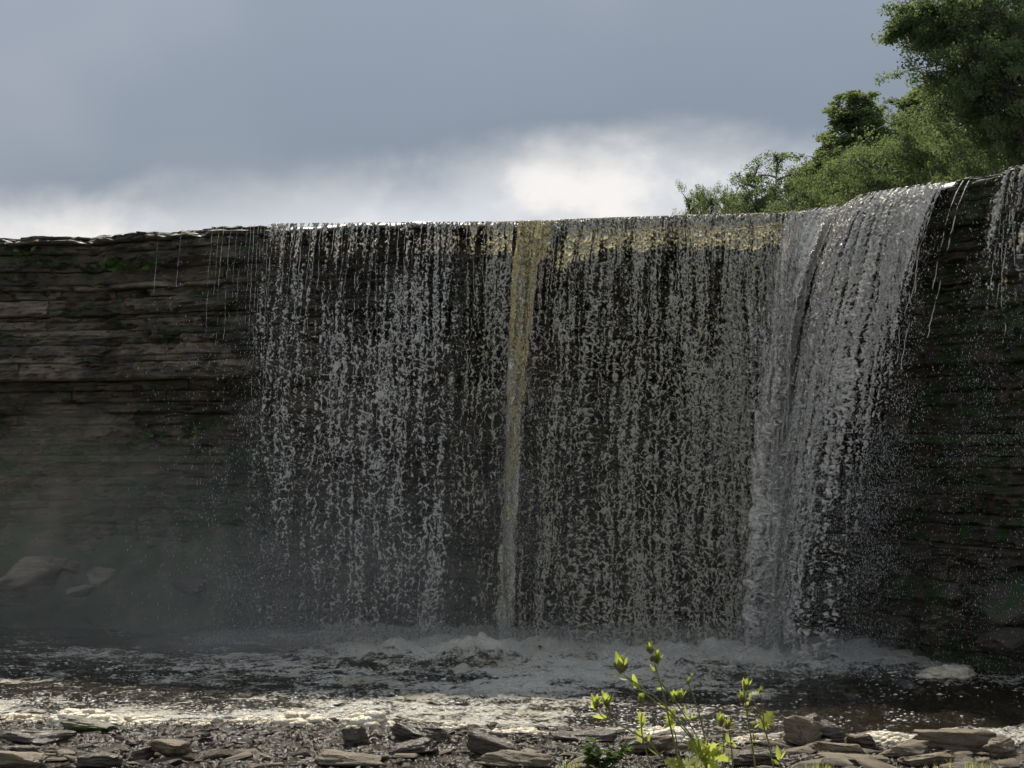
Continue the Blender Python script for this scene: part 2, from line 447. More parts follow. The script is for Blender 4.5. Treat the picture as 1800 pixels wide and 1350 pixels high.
# bed tops from the lip down: (z of the top, how far the bed stands out, share of pale blocks)
BEDS = [(7.98, 0.02, 0), (7.90, 0.06, 0), (7.80, -0.02, 0), (7.62, -0.03, 0), (7.28, -0.06, 0.05), (6.98, -0.02, 0.15), (6.87, -0.10, 0.1), (6.66, 0.04, 0.45), (6.34, -0.12, 0.15),
        (6.22, -0.04, 0.15), (6.02, 0.02, 0.4), (5.88, -0.03, 0.3), (5.70, 0.06, 0.85), (5.46, 0.02, 0.5), (5.32, 0.08, 0.9), (4.98, -0.06, 0.1), (4.78, 0.0, 0.12), (4.52, 0.08, 0.4), (4.30, -0.02, 0.1),
        (4.06, 0.0, 0.05), (3.80, 0.06, 0.1), (3.64, -0.04, 0.15), (3.42, 0.05, 0.25), (3.26, -0.06, 0.05), (2.96, 0.04, 0.3), (2.80, -0.02, 0.15), (2.46, 0.05, 0.1), (2.30, -0.05, 0.0), (1.95, 0.03, 0.1),
        (1.60, -0.03, 0.0), (1.32, 0.05, 0.1), (0.92, -0.02, 0.0), (0.60, 0.06, 0.0), (0.22, 0.0, 0.0), (-0.5, 0, 0)]
r_ = random.Random(5)
sl_ = [s_of(540), s_of(1540)]
for ci in range(len(BEDS) - 1):
    z1, crs, pale = BEDS[ci]; z0 = BEDS[ci + 1][0]
    s = S0 + r_.uniform(-0.6, 0)
    while s < S1 - 0.3:
        hid = sl_[0] < s < sl_[1]
        L = r_.uniform(2.5, 5) if hid else r_.uniform(1.5, 5) if s > sl_[1] else math.exp(r_.uniform(math.log(0.5), math.log(4.5)))
        u = float(u_of(s + L / 2)); zc = (z0 + z1) / 2
        push = crs + (r_.choice([0, 0, 0, 0.01, -0.02, 0.05, -0.07]) if not hid else 0)
        if u > 1540: m_ = M['cliff_red'] if r_.random() < 0.6 else M['cliff_moss']
        elif u < 620 and r_.random() < pale * (1 if z1 > 4.9 else 0.35): m_ = M['cliff_pale']
        elif u < 560 and zc < 3.7: m_ = M['cliff_moss'] if r_.random() < 0.55 else M['cliff_dark']
        else: m_ = M['cliff_dark']
        link('rock_block', bed_block(s, min(s + L, S1), z0, z1, push, ci * 31 + int(s * 7) % 97, m_), cliff)
        s += L

# plateau behind the lip, reaching the horizon
ss = np.linspace(S0, S1, 90); bb = np.array([0.55, 1.5, 4, 12, 40, 130, 500])
SS, BB = np.meshgrid(ss, bb)
ctr = np.array([0, 8.0])
base = P(SS, -0.55, 0)
dirn = base[..., :2] - ctr; dirn /= np.linalg.norm(dirn, axis=-1, keepdims=True)
pv = base.copy(); pv[..., :2] += dirn * (BB - 0.55)[..., None]
pv[..., 2] = 7.90 + (fbm(pv[..., 0] * 0.2, pv[..., 1] * 0.2, 0, 4) - 0.5) * 0.12
link('plateau_ground', mesh_np('plateau_ground', pv.reshape(-1, 3), grid_faces(len(bb), len(ss)), M['soil']), kind='structure')

# river on top, rounding over the lip
ss = np.arange(s_of(468), s_of(1672), 0.045)
prof = [(-14, 0.03), (-6, 0.03), (-3, 0.03), (-1.8, 0.025), (-1.2, 0.015)]
Rr = 0.26
for a in np.linspace(6, 62, 15): prof.append((-Rr + Rr * math.sin(R(a)) - 0.02, Rr * (math.cos(R(a)) - 1) + 0.0))
prof = np.array(prof)
SS, KK = np.meshgrid(ss, np.arange(len(prof)))
off = prof[KK, 0]; zz = LIP + 0.005 + prof[KK, 1]
amp = np.clip((KK - 2) / 6, 0, 1)
zz = zz + (fbm(SS * 1.1, off * 0.5, 0, 9, 4) - 0.5) * 0.11 * amp + (fbm(SS * 7, off * 3, 0, 12, 3) - 0.5) * 0.035 * amp
thin = 1 - sm(468, 640, u_of(SS))
zz = zz - thin * 0.10
rv = P(SS, off, zz)
link('river', mesh_np('river', rv.reshape(-1, 3), grid_faces(len(prof), len(ss)), M['river']), kind='structure')

# ------------------------------------------------------------------ falling water
G = 9.81
def out_of(d, v0): return v0 * (np.sqrt(2 * (np.maximum(d, 0) + 0.10) / G) - math.sqrt(0.2 / G))
DV = [0.0, 0.04, 0.10, 0.20, 0.35, 0.55, 0.75, 1.0]
def curtain(u0, u1, dens, seed, v0=1.6, cs=0.0105, cd=0.0125, lift=0.0, lump=0.03, edge=None, d1=8.0, net=1.0, d0=0.0, cover=1.25, white=0.22, fs=1.0):
    """a broken sheet of falling water: strands near the lip, a net of arcs lower down; dens(u, v) is the share that is water"""
    s = np.arange(s_of(u0), s_of(u1), cs); d = np.arange(d0, d1, cd)
    S, D = np.meshgrid(s, d)
    V = D / 8.0
    w1 = (fbm(S * 1.5, D * 0.7, 0, seed + 1, 3) - 0.5) * 0.30 * np.minimum(V * 3, 1)
    w2 = (fbm(S * 12, D * 9, 0, seed + 2, 3) - 0.5) * 0.07 * np.minimum(V * 4 + 0.1, 1)
    sw = (S + w1 + w2) * fs
    dw = D + (fbm(S * 4, D * 4, 0, seed + 3, 3) - 0.5) * 0.25
    st = 0.22 * vn(sw * 3.1, D * 0.28, 0, seed + 4) + 0.65 * vn(sw * 13, D * 0.6, 0, seed + 5) + 0.75 * vn(sw * 28, D * 1.5, 0, seed + 6)
    fine = fbm(S * 46 * fs, D * 34, 0, seed + 7, 2, 0.6)
    fa, fb, dy = worley(sw * 16, dw * 7.5, seed + 8)           # small chevrons near the lip
    chev = 0.7 - (fb - fa) - 0.55 * dy
    fa, fb, dy = worley(sw * 8.5, dw * 6.0, seed + 9)           # cells with thick arcs on top
    net1 = 0.55 - (fb - fa) - 0.42 * dy
    fa, fb, dy = worley(sw * 21, dw * 15, seed + 10)
    net2 = 0.5 - (fb - fa) - 0.35 * dy
    fa, fb, dy = worley(sw * 22, dw * 14, seed + 14)           # fine ripples, bright on their upper rim
    rip = rank(0.45 - (fb - fa) - 0.5 * dy + 0.5 * (fbm(S * 30, D * 24, 0, seed + 15, 2) - 0.5), 16)
    k = sm(0.06, 0.34, V)
    top = rank(st, 6) * 1.0 + rank(chev, 6) * 0.7
    bot = rank(net1, 12) * 1.0 * net + rank(net2, 12) * 0.7 + rank(st, 12) * 0.95
    p = rank(top, 8) * (1 - k) + rank(bot, 8) * k + (fine - 0.5) * 0.75
    p = rank(p, 16)
    dn = np.minimum(dens(u_of(S), V) * (0.80 + 0.4 * vn(S * 0.9, D * 0.6, 0, seed + 13)) * cover, 0.985)
    if edge is not None: dn = dn * edge(S, D)
    mg = p - (1 - dn)
    air = np.clip(sm(-0.02, 0.34, mg) * (white + (1 - white) * rip * 1.15), 0, 1) * sm(-0.06, 0.10, D + 0.03)
    fa, fb, dy = worley(S * 3.4 + w1 * 2, D * 2.6, seed + 16)
    bil = np.sqrt(np.clip(1.1 - fa ** 2, 0, 2)) * lump * np.minimum(V * 6 + 0.15, 1) * 1.5
    fa, fb, dy = worley(S * 8.4 + w1 * 2, D * 6.6, seed + 17)
    bil = bil + np.sqrt(np.clip(1.1 - fa ** 2, 0, 2)) * lump * 0.55
    dep = (p - 0.5) * 0.04 * (0.4 + V) + (fbm(S * 2.2, D * 1.3, 0, seed + 11, 4) - 0.5) * (0.12 + 0.5 * lump) * np.minimum(V * 4 + 0.1, 1)
    dep = dep + rip * 0.045 + bil + (fbm(S * 32, D * 26, 0, seed + 18, 2) - 0.5) * (0.02 + lump * 0.10)
    jit = (_tab[(np.arange(S.size) * 7919 + seed) & 0xFFFF].reshape(S.shape) - 0.5) * cs * 0.8
    v = P(S + jit, out_of(D, v0) + lift + dep, LIP - 0.02 - D)
    pf = (p[:-1, :-1] + p[1:, 1:] + p[1:, :-1] + p[:-1, 1:]) / 4
    df = (dn[:-1, :-1] + dn[1:, 1:]) / 2
    return v.reshape(-1, 3), grid_faces(*S.shape), (pf > 1 - df).ravel(), air.ravel()
def sheet(name, parent, m, *a, **k):
    v, f, msk, air = curtain(*a, **k)
    v, f, at_ = keep(v, f, msk, {'air': air})
    return link(name, mesh_np(name, v, f, m, attrs=at_), parent, kind='stuff')
OCT = np.array([(1, 0, 0), (-1, 0, 0), (0, 1, 0), (0, -1, 0), (0, 0, 1), (0, 0, -1)], float)
OCF = np.array([(0, 2, 4), (2, 1, 4), (1, 3, 4), (3, 0, 4), (2, 0, 5), (1, 2, 5), (3, 1, 5), (0, 3, 5)])
def droplets(name, parent, n_, u0, u1, dens, seed, v0=1.6, r=(0.0022, 0.0056), spread=0.25, m='drop'):
    g = np.random.default_rng(seed)
    s = g.uniform(s_of(u0), s_of(u1), n_ * 4); d = g.uniform(0.0, 8.0, n_ * 4)
    cl = fbm(s * 3.5, d * 1.6, 0, seed, 3)
    k = np.nonzero(g.random(n_ * 4) < dens(u_of(s), d / 8) * sm(0.32, 0.62, cl) * 1.3)[0][:n_]
    s, d = s[k], d[k]
    c = P(s, out_of(d, v0) + g.normal(0, 1, len(k)) * spread * (0.2 + d / 8), LIP - d)
    c[:, :2] += g.normal(0, 0.03, (len(k), 2)) * (d / 3)[:, None]
    rr = g.uniform(*r, len(k)) * g.uniform(0.6, 1.3, len(k))
    sc = np.stack([rr, rr, rr * g.uniform(1.0, 4.0, len(k))], -1)
    v = c[:, None] + OCT[None] * sc[:, None]
    f = OCF[None] + (np.arange(len(k)) * 6)[:, None, None]
    return link(name, mesh_np(name, v.reshape(-1, 3), f.reshape(-1, 3), M[m], smooth=True), parent, kind='stuff')
def strand(parent, u, d0, d1, r0, seed, v0=1.6, wob=0.10, name='water_strand', m='strand'):
    n_ = int((d1 - d0) / 0.035)
    d = np.linspace(d0, d1, n_); s = s_of(u) + (fbm(d * 1.2, seed, 0, seed, 4, 0.6) - 0.5) * wob * (0.5 + d) + (vn(d * 9, seed, 0, seed + 5) - 0.5) * 0.02
    o = out_of(d, v0) + 0.03 + (fbm(d * 2, seed, 0, seed + 2) - 0.5) * 0.1 * np.minimum(d, 1)
    rad = r0 * (0.35 + 1.3 * fbm(d * 7, seed, 0, seed + 3, 3, 0.7)) * (0.05 + 0.95 * sm(0.42, 0.54, fbm(d * 3.5, seed + 7, 0, seed + 4, 4, 0.75) + 0.07 - 0.06 * d / 8))
    v, f = tube(P(s, o, LIP - 0.01 - d), rad, 5)
    return link(name, mesh_np(name, v, f, M[m]), parent)

# main curtain, left of and right of the golden stream
UC = [440, 470, 485, 520, 600, 700, 790, 850, 893, 915, 965, 985, 1040, 1120, 1200, 1300, 1360, 1400, 1430]
DEN = [
    [0.05, 0.15, 0.55, 0.65, 0.55, 0.55, 0.70, 0.85, 0.80, 0.75, 0.80, 0.95, 0.95, 0.95, 0.95, 0.95, 0.92, 0.85, 0.60],
    [0.04, 0.12, 0.32, 0.38, 0.32, 0.35, 0.48, 0.62, 0.60, 0.60, 0.60, 0.72, 0.72, 0.76, 0.78, 0.82, 0.82, 0.78, 0.55],
    [0.03, 0.12, 0.22, 0.24, 0.22, 0.26, 0.34, 0.44, 0.45, 0.45, 0.42, 0.50, 0.52, 0.56, 0.58, 0.66, 0.68, 0.66, 0.50],
    [0.02, 0.10, 0.22, 0.22, 0.24, 0.28, 0.32, 0.38, 0.40, 0.40, 0.40, 0.42, 0.44, 0.46, 0.48, 0.56, 0.62, 0.62, 0.50],
    [0.01, 0.06, 0.20, 0.24, 0.28, 0.32, 0.34, 0.34, 0.36, 0.38, 0.38, 0.38, 0.40, 0.44, 0.46, 0.54, 0.62, 0.62, 0.48],
    [0.01, 0.05, 0.15, 0.22, 0.25, 0.30, 0.32, 0.30, 0.32, 0.36, 0.36, 0.38, 0.40, 0.44, 0.46, 0.54, 0.62, 0.62, 0.48],
    [0.00, 0.04, 0.10, 0.18, 0.22, 0.26, 0.28, 0.26, 0.30, 0.36, 0.38, 0.40, 0.42, 0.44, 0.46, 0.54, 0.60, 0.58, 0.45],
    [0.00, 0.03, 0.08, 0.16, 0.20, 0.24, 0.26, 0.24, 0.30, 0.38, 0.40, 0.42, 0.44, 0.46, 0.48, 0.54, 0.58, 0.56, 0.42]]
dens_main = lambda u, v: table(DV, UC, DEN, v, u) * np.interp(v, [0, 0.3, 1], [1.0, 1.42, 1.5])
wf = thing('waterfall', 'broad dark curtain of lacy water falling in thin strands over the middle cliff', 'waterfall')
sheet('water_curtain', wf, M['fall'], 440, 830, lambda u, v: dens_main(u, v) * np.interp(v, [0, 0.1, 0.3, 1], [0.9, 1.0, 1.25, 1.15]) * np.interp(u, [440, 480, 520, 780, 830], [0.7, 1, 1, 1, 0]), 100)
sheet('water_curtain', wf, M['fall_tint'], 780, 1430, lambda u, v: dens_main(u, v) * 0.88 * np.interp(u, [780, 830], [0, 1]), 150)
sheet('water_curtain', wf, M['fall_tint'], 780, 1430, lambda u, v: dens_main(u, v) * 0.34 * np.interp(v, [0, 0.05, 0.15], [0.3, 0.4, 1]), 200, lift=-0.14, v0=1.45, cs=0.016, cd=0.02)
droplets('water_drops', wf, 36000, 430, 1420, lambda u, v: np.clip(0.15 + v * 1.2, 0, 1) * np.interp(u, [430, 470, 560, 1420], [0.25, 0.9, 0.8, 0.8]), 3)
r_ = random.Random(9)
for u in (487, 507, 521, 534, 548, 563, 571, 588, 603, 618, 630, 641, 655, 671, 688, 702, 716, 731, 745, 760, 774, 788, 803, 819, 836, 852, 868, 1003, 1025, 1048, 1071, 1098, 1122, 1149, 1171, 1196, 1218, 1243, 1270, 1294, 1318, 1341):
    strand(wf, u + r_.uniform(-3, 3), 0, r_.choice([4.0, 3.0, 2.0, 1.4, 0.9]), r_.uniform(0.004, 0.008), r_.randrange(9999))

# golden stream in the middle
gs = thing('waterfall', 'narrow golden brown stream plunging down the middle of the dark curtain', 'waterfall')
def gold_edge(S, D):
    v = D / 8
    c = s_of(np.interp(v, [0, 0.1, 0.25, 0.45, 0.7, 1], [941, 936, 930, 926, 918, 912]))
    w = np.interp(v, [0, 0.1, 0.25, 0.45, 0.7, 1], [0.38, 0.35, 0.29, 0.25, 0.25, 0.28])
    wob = (fbm(S * 5, D * 3, 0, 77, 5, 0.65) - 0.5) * 0.85
    return 1 - sm(0.70, 1.15, np.abs(S - c) / w + wob)
for i, (lf, mm, dv, wh) in enumerate(((0.06, 'fall_gold', [1.0, 0.95, 0.75, 0.40, 0.20], 0.55), (0.0, 'fall_cream', [0.5, 0.8, 1.05, 1.2, 1.2], 0.70), (0.14, 'fall_cream', [0.1, 0.2, 0.3, 0.4, 0.5], 0.4))):
    sheet('water_curtain', gs, M[mm], 880, 990, lambda u, v, dv=dv: np.interp(v, [0, 0.12, 0.3, 0.6, 1], dv), 300 + 40 * i, lift=lf, lump=0.05, edge=gold_edge, net=0.35, cover=1.0, white=wh)
droplets('water_drops', gs, 5000, 890, 960, lambda u, v: np.clip(0.1 + v, 0, 1), 55, spread=0.25)
# heavy white cascade at the corner
wc = thing('waterfall', 'thick white cascade tumbling in two ropes off the corner of the cliff', 'waterfall')
def rope(c_pts, w_pts, seed):
    def e(S, D):
        v = D / 8
        c = s_of(np.interp(v, [0, 0.15, 0.3, 0.5, 0.75, 1], c_pts)); w_ = np.interp(v, [0, 0.15, 0.3, 0.5, 0.75, 1], w_pts)
        wob = (fbm(S * 3, D * 1.2, 0, seed, 5, 0.65) - 0.5) * 1.1
        return (1 - sm(0.25, 1.35, np.abs(S - c) / w_ + wob)) ** 0.8
    return e
one = lambda u, v: np.ones(np.shape(u))
ea = rope([1425, 1410, 1400, 1392, 1390, 1385], [0.45, 0.55, 0.55, 0.6, 0.7, 0.8], 61)
eb = rope([1484, 1480, 1474, 1466, 1460, 1454], [0.42, 0.55, 0.46, 0.38, 0.36, 0.38], 62)
ec = rope([1512, 1514, 1514, 1512, 1510, 1508], [0.35, 0.45, 0.45, 0.4, 0.35, 0.3], 63)
for i, (e, lf, dd) in enumerate(((ea, 0.05, 0.80), (ea, 0.22, 0.42), (eb, 0.15, 1.1), (eb, 0.32, 0.75), (ec, 0.05, 0.5))):
    sheet('water_curtain', wc, M['fall_white'], 1330, 1545, lambda u, v, dd=dd: dd * np.interp(v, [0, 0.02, 0.05, 0.5, 1], [0.5, 0.7, 1, 1, 1]) * np.ones(np.shape(u)), 500 + 31 * i, lift=lf, lump=0.10, edge=e, net=0.5, v0=1.55, white=0.45, fs=2.0 if e is ec else 1.3)
sheet('water_curtain', wc, M['fall_white'], 1230, 1425, lambda u, v: np.interp(u, [1230, 1300, 1380, 1425], [0, 0.16, 0.42, 0.5]) * np.interp(v, [0, 0.1, 0.3, 1], [0.1, 0.4, 1, 1]), 880, lift=0.06, white=0.35)
droplets('water_drops', wc, 16000, 1340, 1530, lambda u, v: np.clip(0.2 + v, 0, 1), 8, spread=0.4)

# the next fall, breaking into spray
wr = thing('waterfall', 'white fall over the raised dark ledge, breaking into loose spray halfway down', 'waterfall')
UR = [1503, 1520, 1545, 1600, 1640, 1658, 1668, 1676]
DR = [
    [0.75, 0.85, 0.45, 0.85, 0.80, 0.70, 0.35, 0.0],
    [0.75, 0.80, 0.45, 0.85, 0.80, 0.70, 0.35, 0.0],
    [0.65, 0.70, 0.50, 0.75, 0.72, 0.60, 0.30, 0.0],
    [0.50, 0.60, 0.55, 0.66, 0.60, 0.40, 0.20, 0.0],
    [0.40, 0.48, 0.50, 0.52, 0.36, 0.18, 0.08, 0.0],
    [0.30, 0.36, 0.40, 0.30, 0.14, 0.05, 0.02, 0.0],
    [0.26, 0.30, 0.30, 0.16, 0.07, 0.02, 0.01, 0.0],
    [0.24, 0.26, 0.26, 0.12, 0.05, 0.02, 0.0, 0.0]]
dens_r = lambda u, v: table(DV, UR, DR, v, u)
sheet('water_curtain', wr, M['fall_white'], 1503, 1676, dens_r, 700, lump=0.05, net=0.7, lift=0.03, white=0.3, fs=1.9)
sheet('water_curtain', wr, M['fall_white'], 1503, 1676, lambda u, v: dens_r(u, v) * 0.45, 760, lump=0.05, net=0.7, lift=0.18, white=0.3, fs=1.9)
droplets('water_drops', wr, 32000, 1505, 1720, lambda u, v: np.clip(0.1 + v * 1.4, 0, 1) * np.interp(u, [1505, 1520, 1650, 1680, 1720], [0.5, 1, 0.9, 0.35, 0.12]), 21, spread=0.4)
for u in (1628, 1639, 1650, 1659, 1664, 1700, 1712): strand(wr, u, 0, r_.uniform(1.6, 3.4), 0.008, r_.randrange(9999), name='water_strand')

# trickle by the edge of the picture
wt = thing('waterfall', 'thin white trickle running down the rusty mossy wall beside bare dark rock', 'waterfall')
UT = [1752, 1768, 1782, 1800, 1830, 1860]
DT = [[0, 0.2, 0.8, 0.5, 0.5, 0]] + [[0, 0.25, 0.65, 0.35, 0.4, 0]] * 2 + [[0, 0.2, 0.30, 0.2, 0.2, 0]] + [[0, 0.08, 0.12, 0.08, 0.08, 0]] + [[0, 0.02, 0.04, 0.02, 0.02, 0]] * 3
dens_t = lambda u, v: table(DV, UT, DT, v, u)
sheet('water_curtain', wt, M['fall'], 1750, 1860, dens_t, 800, lump=0.06, v0=0.9)
droplets('water_drops', wt, 7000, 1715, 1900, lambda u, v: np.clip(0.25 + v, 0, 0.7), 31, v0=0.8, spread=0.4)
for u in (1776, 1783, 1791, 1804): strand(wt, u, 0, r_.uniform(1.5, 3.0), 0.009, r_.randrange(9999), v0=0.7)

# dripping threads on the bare wall to the left
tr = thing('waterfall', 'scattered fine dripping threads of water on the bare cliff beside the curtain', 'waterfall')
for u, L in ((283, 1.4), (323, 1.2), (377, 2.2), (388, 1.4), (396, 2.4), (409, 2.3), (420, 1.5), (428, 1.9), (437, 1.7), (443, 2.0), (449, 2.2), (456, 3.4), (461, 2.5), (467, 2.0), (473, 4.5), (478, 3.0)):
    strand(tr, u, 0.02, L, r_.uniform(0.0025, 0.0055), r_.randrange(9999), v0=0.55, wob=0.006, name='water_thread')
droplets('water_drops', tr, 5000, 270, 520, lambda u, v: np.clip(0.05 + v * 0.8, 0, 0.5) * np.interp(u, [270, 380, 450, 520], [0.05, 0.25, 0.8, 1.0]), 41, v0=0.8, r=(0.004, 0.009), spread=0.3)

# ------------------------------------------------------------------ the pool
def shore_line(X): return np.interp(X, [-9, -6.5, -4.5, -2, 0, 1.2, 2.2, 3, 5, 8], [18.9, 18.75, 18.5, 18.55, 18.2, 17.9, 17.55, 17.5, 17.3, 17.1]) + (fbm(np.asarray(X) * 1.3, 3.3, 0, 15, 3) - 0.5) * 0.5
def shore_z(X, Y):
    X, Y = np.asarray(X, float), np.asarray(Y, float)
    t = shore_line(X) - Y
    return np.where(t < 0, t * 0.30, t * 0.06) + np.clip(13.6 - Y, 0, 99) * 0.07 + (fbm(X * 1.1, Y * 1.1, 0, 16, 3) - 0.5) * 0.10 * sm(-0.6, 0.8, t)
xs = np.arange(-15, 13, 0.045); ys = np.concatenate([np.arange(16.0, 22, 0.045), np.arange(22, 31.5, 0.07)])
XX, YY = np.meshgrid(xs, ys)
PY = HOR + CAMZ * F / YY; PX = 900 + F * XX / YY
rows = [1070, 1095, 1112, 1128, 1140, 1150, 1160, 1185, 1208, 1222, 1236, 1252, 1268, 1290, 1320]
cols = [-200, 0, 200, 420, 600, 800, 900, 1020, 1150, 1300, 1450, 1600, 1800, 2000]
FO = [
    [.10, .10, .10, .15, .30, .45, .5, .5, .5, .5, .5, .40, .3, .2],
    [.10, .10, .12, .30, .60, .70, .7, .7, .7, .75, .75, .50, .3, .2],
    [.08, .08, .10, .35, .75, .80, .85, .85, .85, .85, .80, .55, .3, .2],
    [.08, .10, .10, .25, .55, .75, .85, .80, .80, .85, .85, .60, .35, .2],
    [.12, .15, .20, .22, .45, .62, .75, .75, .70, .75, .80, .60, .45, .3],
    [.40, .48, .48, .42, .46, .52, .60, .70, .65, .62, .70, .62, .50, .3],
    [.30, .30, .32, .36, .44, .48, .52, .68, .62, .58, .48, .55, .55, .4],
    [.20, .22, .26, .30, .38, .44, .60, .72, .50, .46, .22, .15, .25, .2],
    [.28, .28, .30, .34, .38, .50, .72, .68, .42, .40, .20, .08, .12, .1],
    [.60, .55, .40, .36, .45, .60, .72, .55, .40, .40, .25, .10, .08, .1],
    [.85, .80, .55, .50, .66, .80, .78, .60, .42, .42, .34, .22, .15, .2],
    [.80, .85, .80, .80, .85, .85, .80, .70, .48, .45, .38, .34, .30, .3],
    [.85, .90, .90, .90, .90, .88, .80, .70, .50, .46, .44, .46, .44, .4],
    [.9, .9, .9, .9, .9, .9, .85, .75, .65, .60, .70, .75, .70, .6],
    [.9, .9, .9, .9, .9, .9, .85, .75, .7, .70, .80, .80, .80, .7]]
foam = table(rows, cols, FO, PY, PX)
# the foot of the curtain, as distance in front of the lip
uu = np.linspace(300, 2000, 400)
ft = P(s_of(uu), 2.0, 0)
fy = np.interp(XX, np.sort(ft[:, 0]), ft[np.argsort(ft[:, 0]), 1])
dist = fy - YY
turb = np.exp(-np.clip(dist, 0, 9) / 2.2) * sm(480, 640, PX) * np.where(dist > -0.6, 1, 0.5) * np.interp(PX, [1380, 1650], [1, 0.3])
Z = (fbm(XX * 1.4, YY * 2.0, 0, 31, 5, 0.55) - 0.5) * (0.09 + 0.50 * turb)
Z += (fbm(XX * 5, YY * 7, 0, 33, 3, 0.6) - 0.5) * (0.065 + 0.16 * turb)
rid = 1 - np.abs(2 * fbm(XX * 0.9, YY * 1.6, 0, 37, 4) - 1)
Z += (rid ** 3) * 0.22 * turb
g2 = lambda px, py, rx, ry: np.exp(-((XX - at(px, py, CAMZ * F / (py - HOR))[0]) / rx) ** 2 - ((YY - CAMZ * F / (py - HOR)) / ry) ** 2)
Z += 0.32 * g2(850, 1156, 0.80, 0.6) * (fbm(XX * 4, YY * 4, 0, 40, 4) + 0.3) + 0.22 * g2(1030, 1128, 1.5, 0.45)
Z += 0.10 * g2(1665, 1185, 0.42, 0.35) + 0.12 * g2(940, 1190, 0.8, 1.0)
foam = np.maximum(foam, 0.95 * g2(1665, 1180, 0.45, 0.4)); foam = np.maximum(foam, 1.25 * g2(850, 1152, 0.8, 0.8))
Z += np.clip(foam - 0.55, 0, 1) * 0.03 * sm(19.2, 21, 40 - YY)
Z -= 0.02
Z = Z * np.clip((YY - shore_line(XX) + 0.9) / 2.0, 0.15, 1)
foam = foam * np.interp(YY, [18.6, 19.6, 20.6], [0.78, 0.76, 0.9]) + 0.21 * sm(19.8, 22, YY) + (fbm(XX * 0.8, YY * 1.5, 0, 50, 4) - 0.5) * 0.62
link('pool', mesh_np('pool', np.stack([XX, YY, Z], -1).reshape(-1, 3), grid_faces(*XX.shape), M['pool'], attrs={'foam': foam.ravel()}), kind='structure')
def pool_z(x, y):
    return Z[np.clip(np.searchsorted(ys, y), 0, len(ys) - 1), np.clip(np.searchsorted(xs, x), 0, len(xs) - 1)]
# floating flecks of foam, nobody could count them
g = np.random.default_rng(5)
nf = 16000
fx, fyy = g.uniform(-11, 9, nf * 5), g.uniform(17.5, 25.5, nf * 5)
fo = foam[np.clip(np.searchsorted(ys, fyy), 0, len(ys) - 1), np.clip(np.searchsorted(xs, fx), 0, len(xs) - 1)]
k = np.nonzero((g.random(nf * 5) < np.clip(fo, 0.03, 0.8) * np.interp(fyy, [17.5, 21, 25.5], [1, 0.5, 0.25])) & (vn(fx * 1.7, fyy * 2.5, 0, 70) > 0.50))[0][:nf]
c = np.stack([fx[k], fyy[k], pool_z(fx[k], fyy[k]) + 0.003], -1)
rr = 0.004 + g.exponential(0.0055, len(k)).clip(0, 0.022) * np.interp(c[:, 1], [17, 25], [1.0, 0.9])
sc = np.stack([rr * g.uniform(1, 3.0, len(k)), rr * g.uniform(0.8, 2.0, len(k)), rr * g.uniform(0.4, 0.9, len(k))], -1)
v = c[:, None] + OCT[None] * sc[:, None]; f = OCF[None] + (np.arange(len(k)) * 6)[:, None, None]
link('foam_flecks', mesh_np('foam_flecks', v.reshape(-1, 3), f.reshape(-1, 3), M['fleck']), kind='stuff', label='small white flecks of foam drifting on the dark pool', category='foam')
# spray leaping at the foot of the falls
nf = 26000
us = g.uniform(430, 1720, nf); ss = s_of(us); c = P(ss, 1.95 + g.normal(0, 0.35, nf), 0)
c[:, 2] = np.abs(g.normal(0, 0.28, nf)) * np.interp(us, [430, 520, 1350, 1720], [0.3, 0.8, 1.2, 0.7])
rr = g.uniform(0.003, 0.008, nf)
v = c[:, None] + OCT[None] * rr[:, None, None]; f = OCF[None] + (np.arange(nf) * 6)[:, None, None]
link('spray', mesh_np('spray', v.reshape(-1, 3), f.reshape(-1, 3), M['drop']), kind='stuff', label='fine white spray leaping where the falls meet the pool', category='spray')

# ------------------------------------------------------------------ stones
def hull_rock(seed, n_=16, flat=0.4, detail=0, rough=0.05, round_=0.5):
    """an angular block about 1 m wide: convex hull of scattered points, optionally refined and weathered"""
    q = random.Random(seed); bm = bmesh.new()
    for i in range(n_):
        while True:
            p_ = Vector((q.uniform(-1, 1), q.uniform(-1, 1), q.uniform(-1, 1)))
            if max(abs(c_) for c_ in p_) > 0.5 and p_.length < 1.25: break
        p_ = p_ * (1 - round_) + p_.normalized() * round_
        bm.verts.new((p_.x * 0.5, p_.y * 0.5, p_.z * 0.5 * flat))
    r = bmesh.ops.convex_hull(bm, input=bm.verts)
    dele = list({e for e in r.get('geom_interior', []) + r.get('geom_unused', []) if isinstance(e, bmesh.types.BMVert)})
    if dele: bmesh.ops.delete(bm, geom=dele, context='VERTS')
    if detail:
        bmesh.ops.bevel(bm, geom=bm.edges[:], offset=0.03, segments=1, affect='EDGES', clamp_overlap=True)
        bmesh.ops.triangulate(bm, faces=bm.faces[:])
        for _ in range(detail):
            lim = [e for e in bm.edges if e.calc_length() > 0.05]
            bmesh.ops.subdivide_edges(bm, edges=lim, cuts=1, use_grid_fill=True)
            bmesh.ops.triangulate(bm, faces=[f_ for f_ in bm.faces if len(f_.verts) > 4])
        co = np.array([v_.co[:] for v_ in bm.verts]); bm.normal_update()
        nn = np.array([v_.normal[:] for v_ in bm.verts])
        dsp = (fbm(co[:, 0] * 4 + seed, co[:, 1] * 4, co[:, 2] * 9, seed, 4, 0.55) - 0.5) * rough * 2.4
        dsp -= np.where(vn(co[:, 0] * 3, co[:, 1] * 3 + seed, co[:, 2] * 16, seed + 3) > 0.68, rough * 0.5, 0)
        co += nn * dsp[:, None]
        for v_, c_ in zip(bm.verts, co): v_.co = c_
    bmesh.ops.recalc_face_normals(bm, faces=bm.faces[:])
    return bm
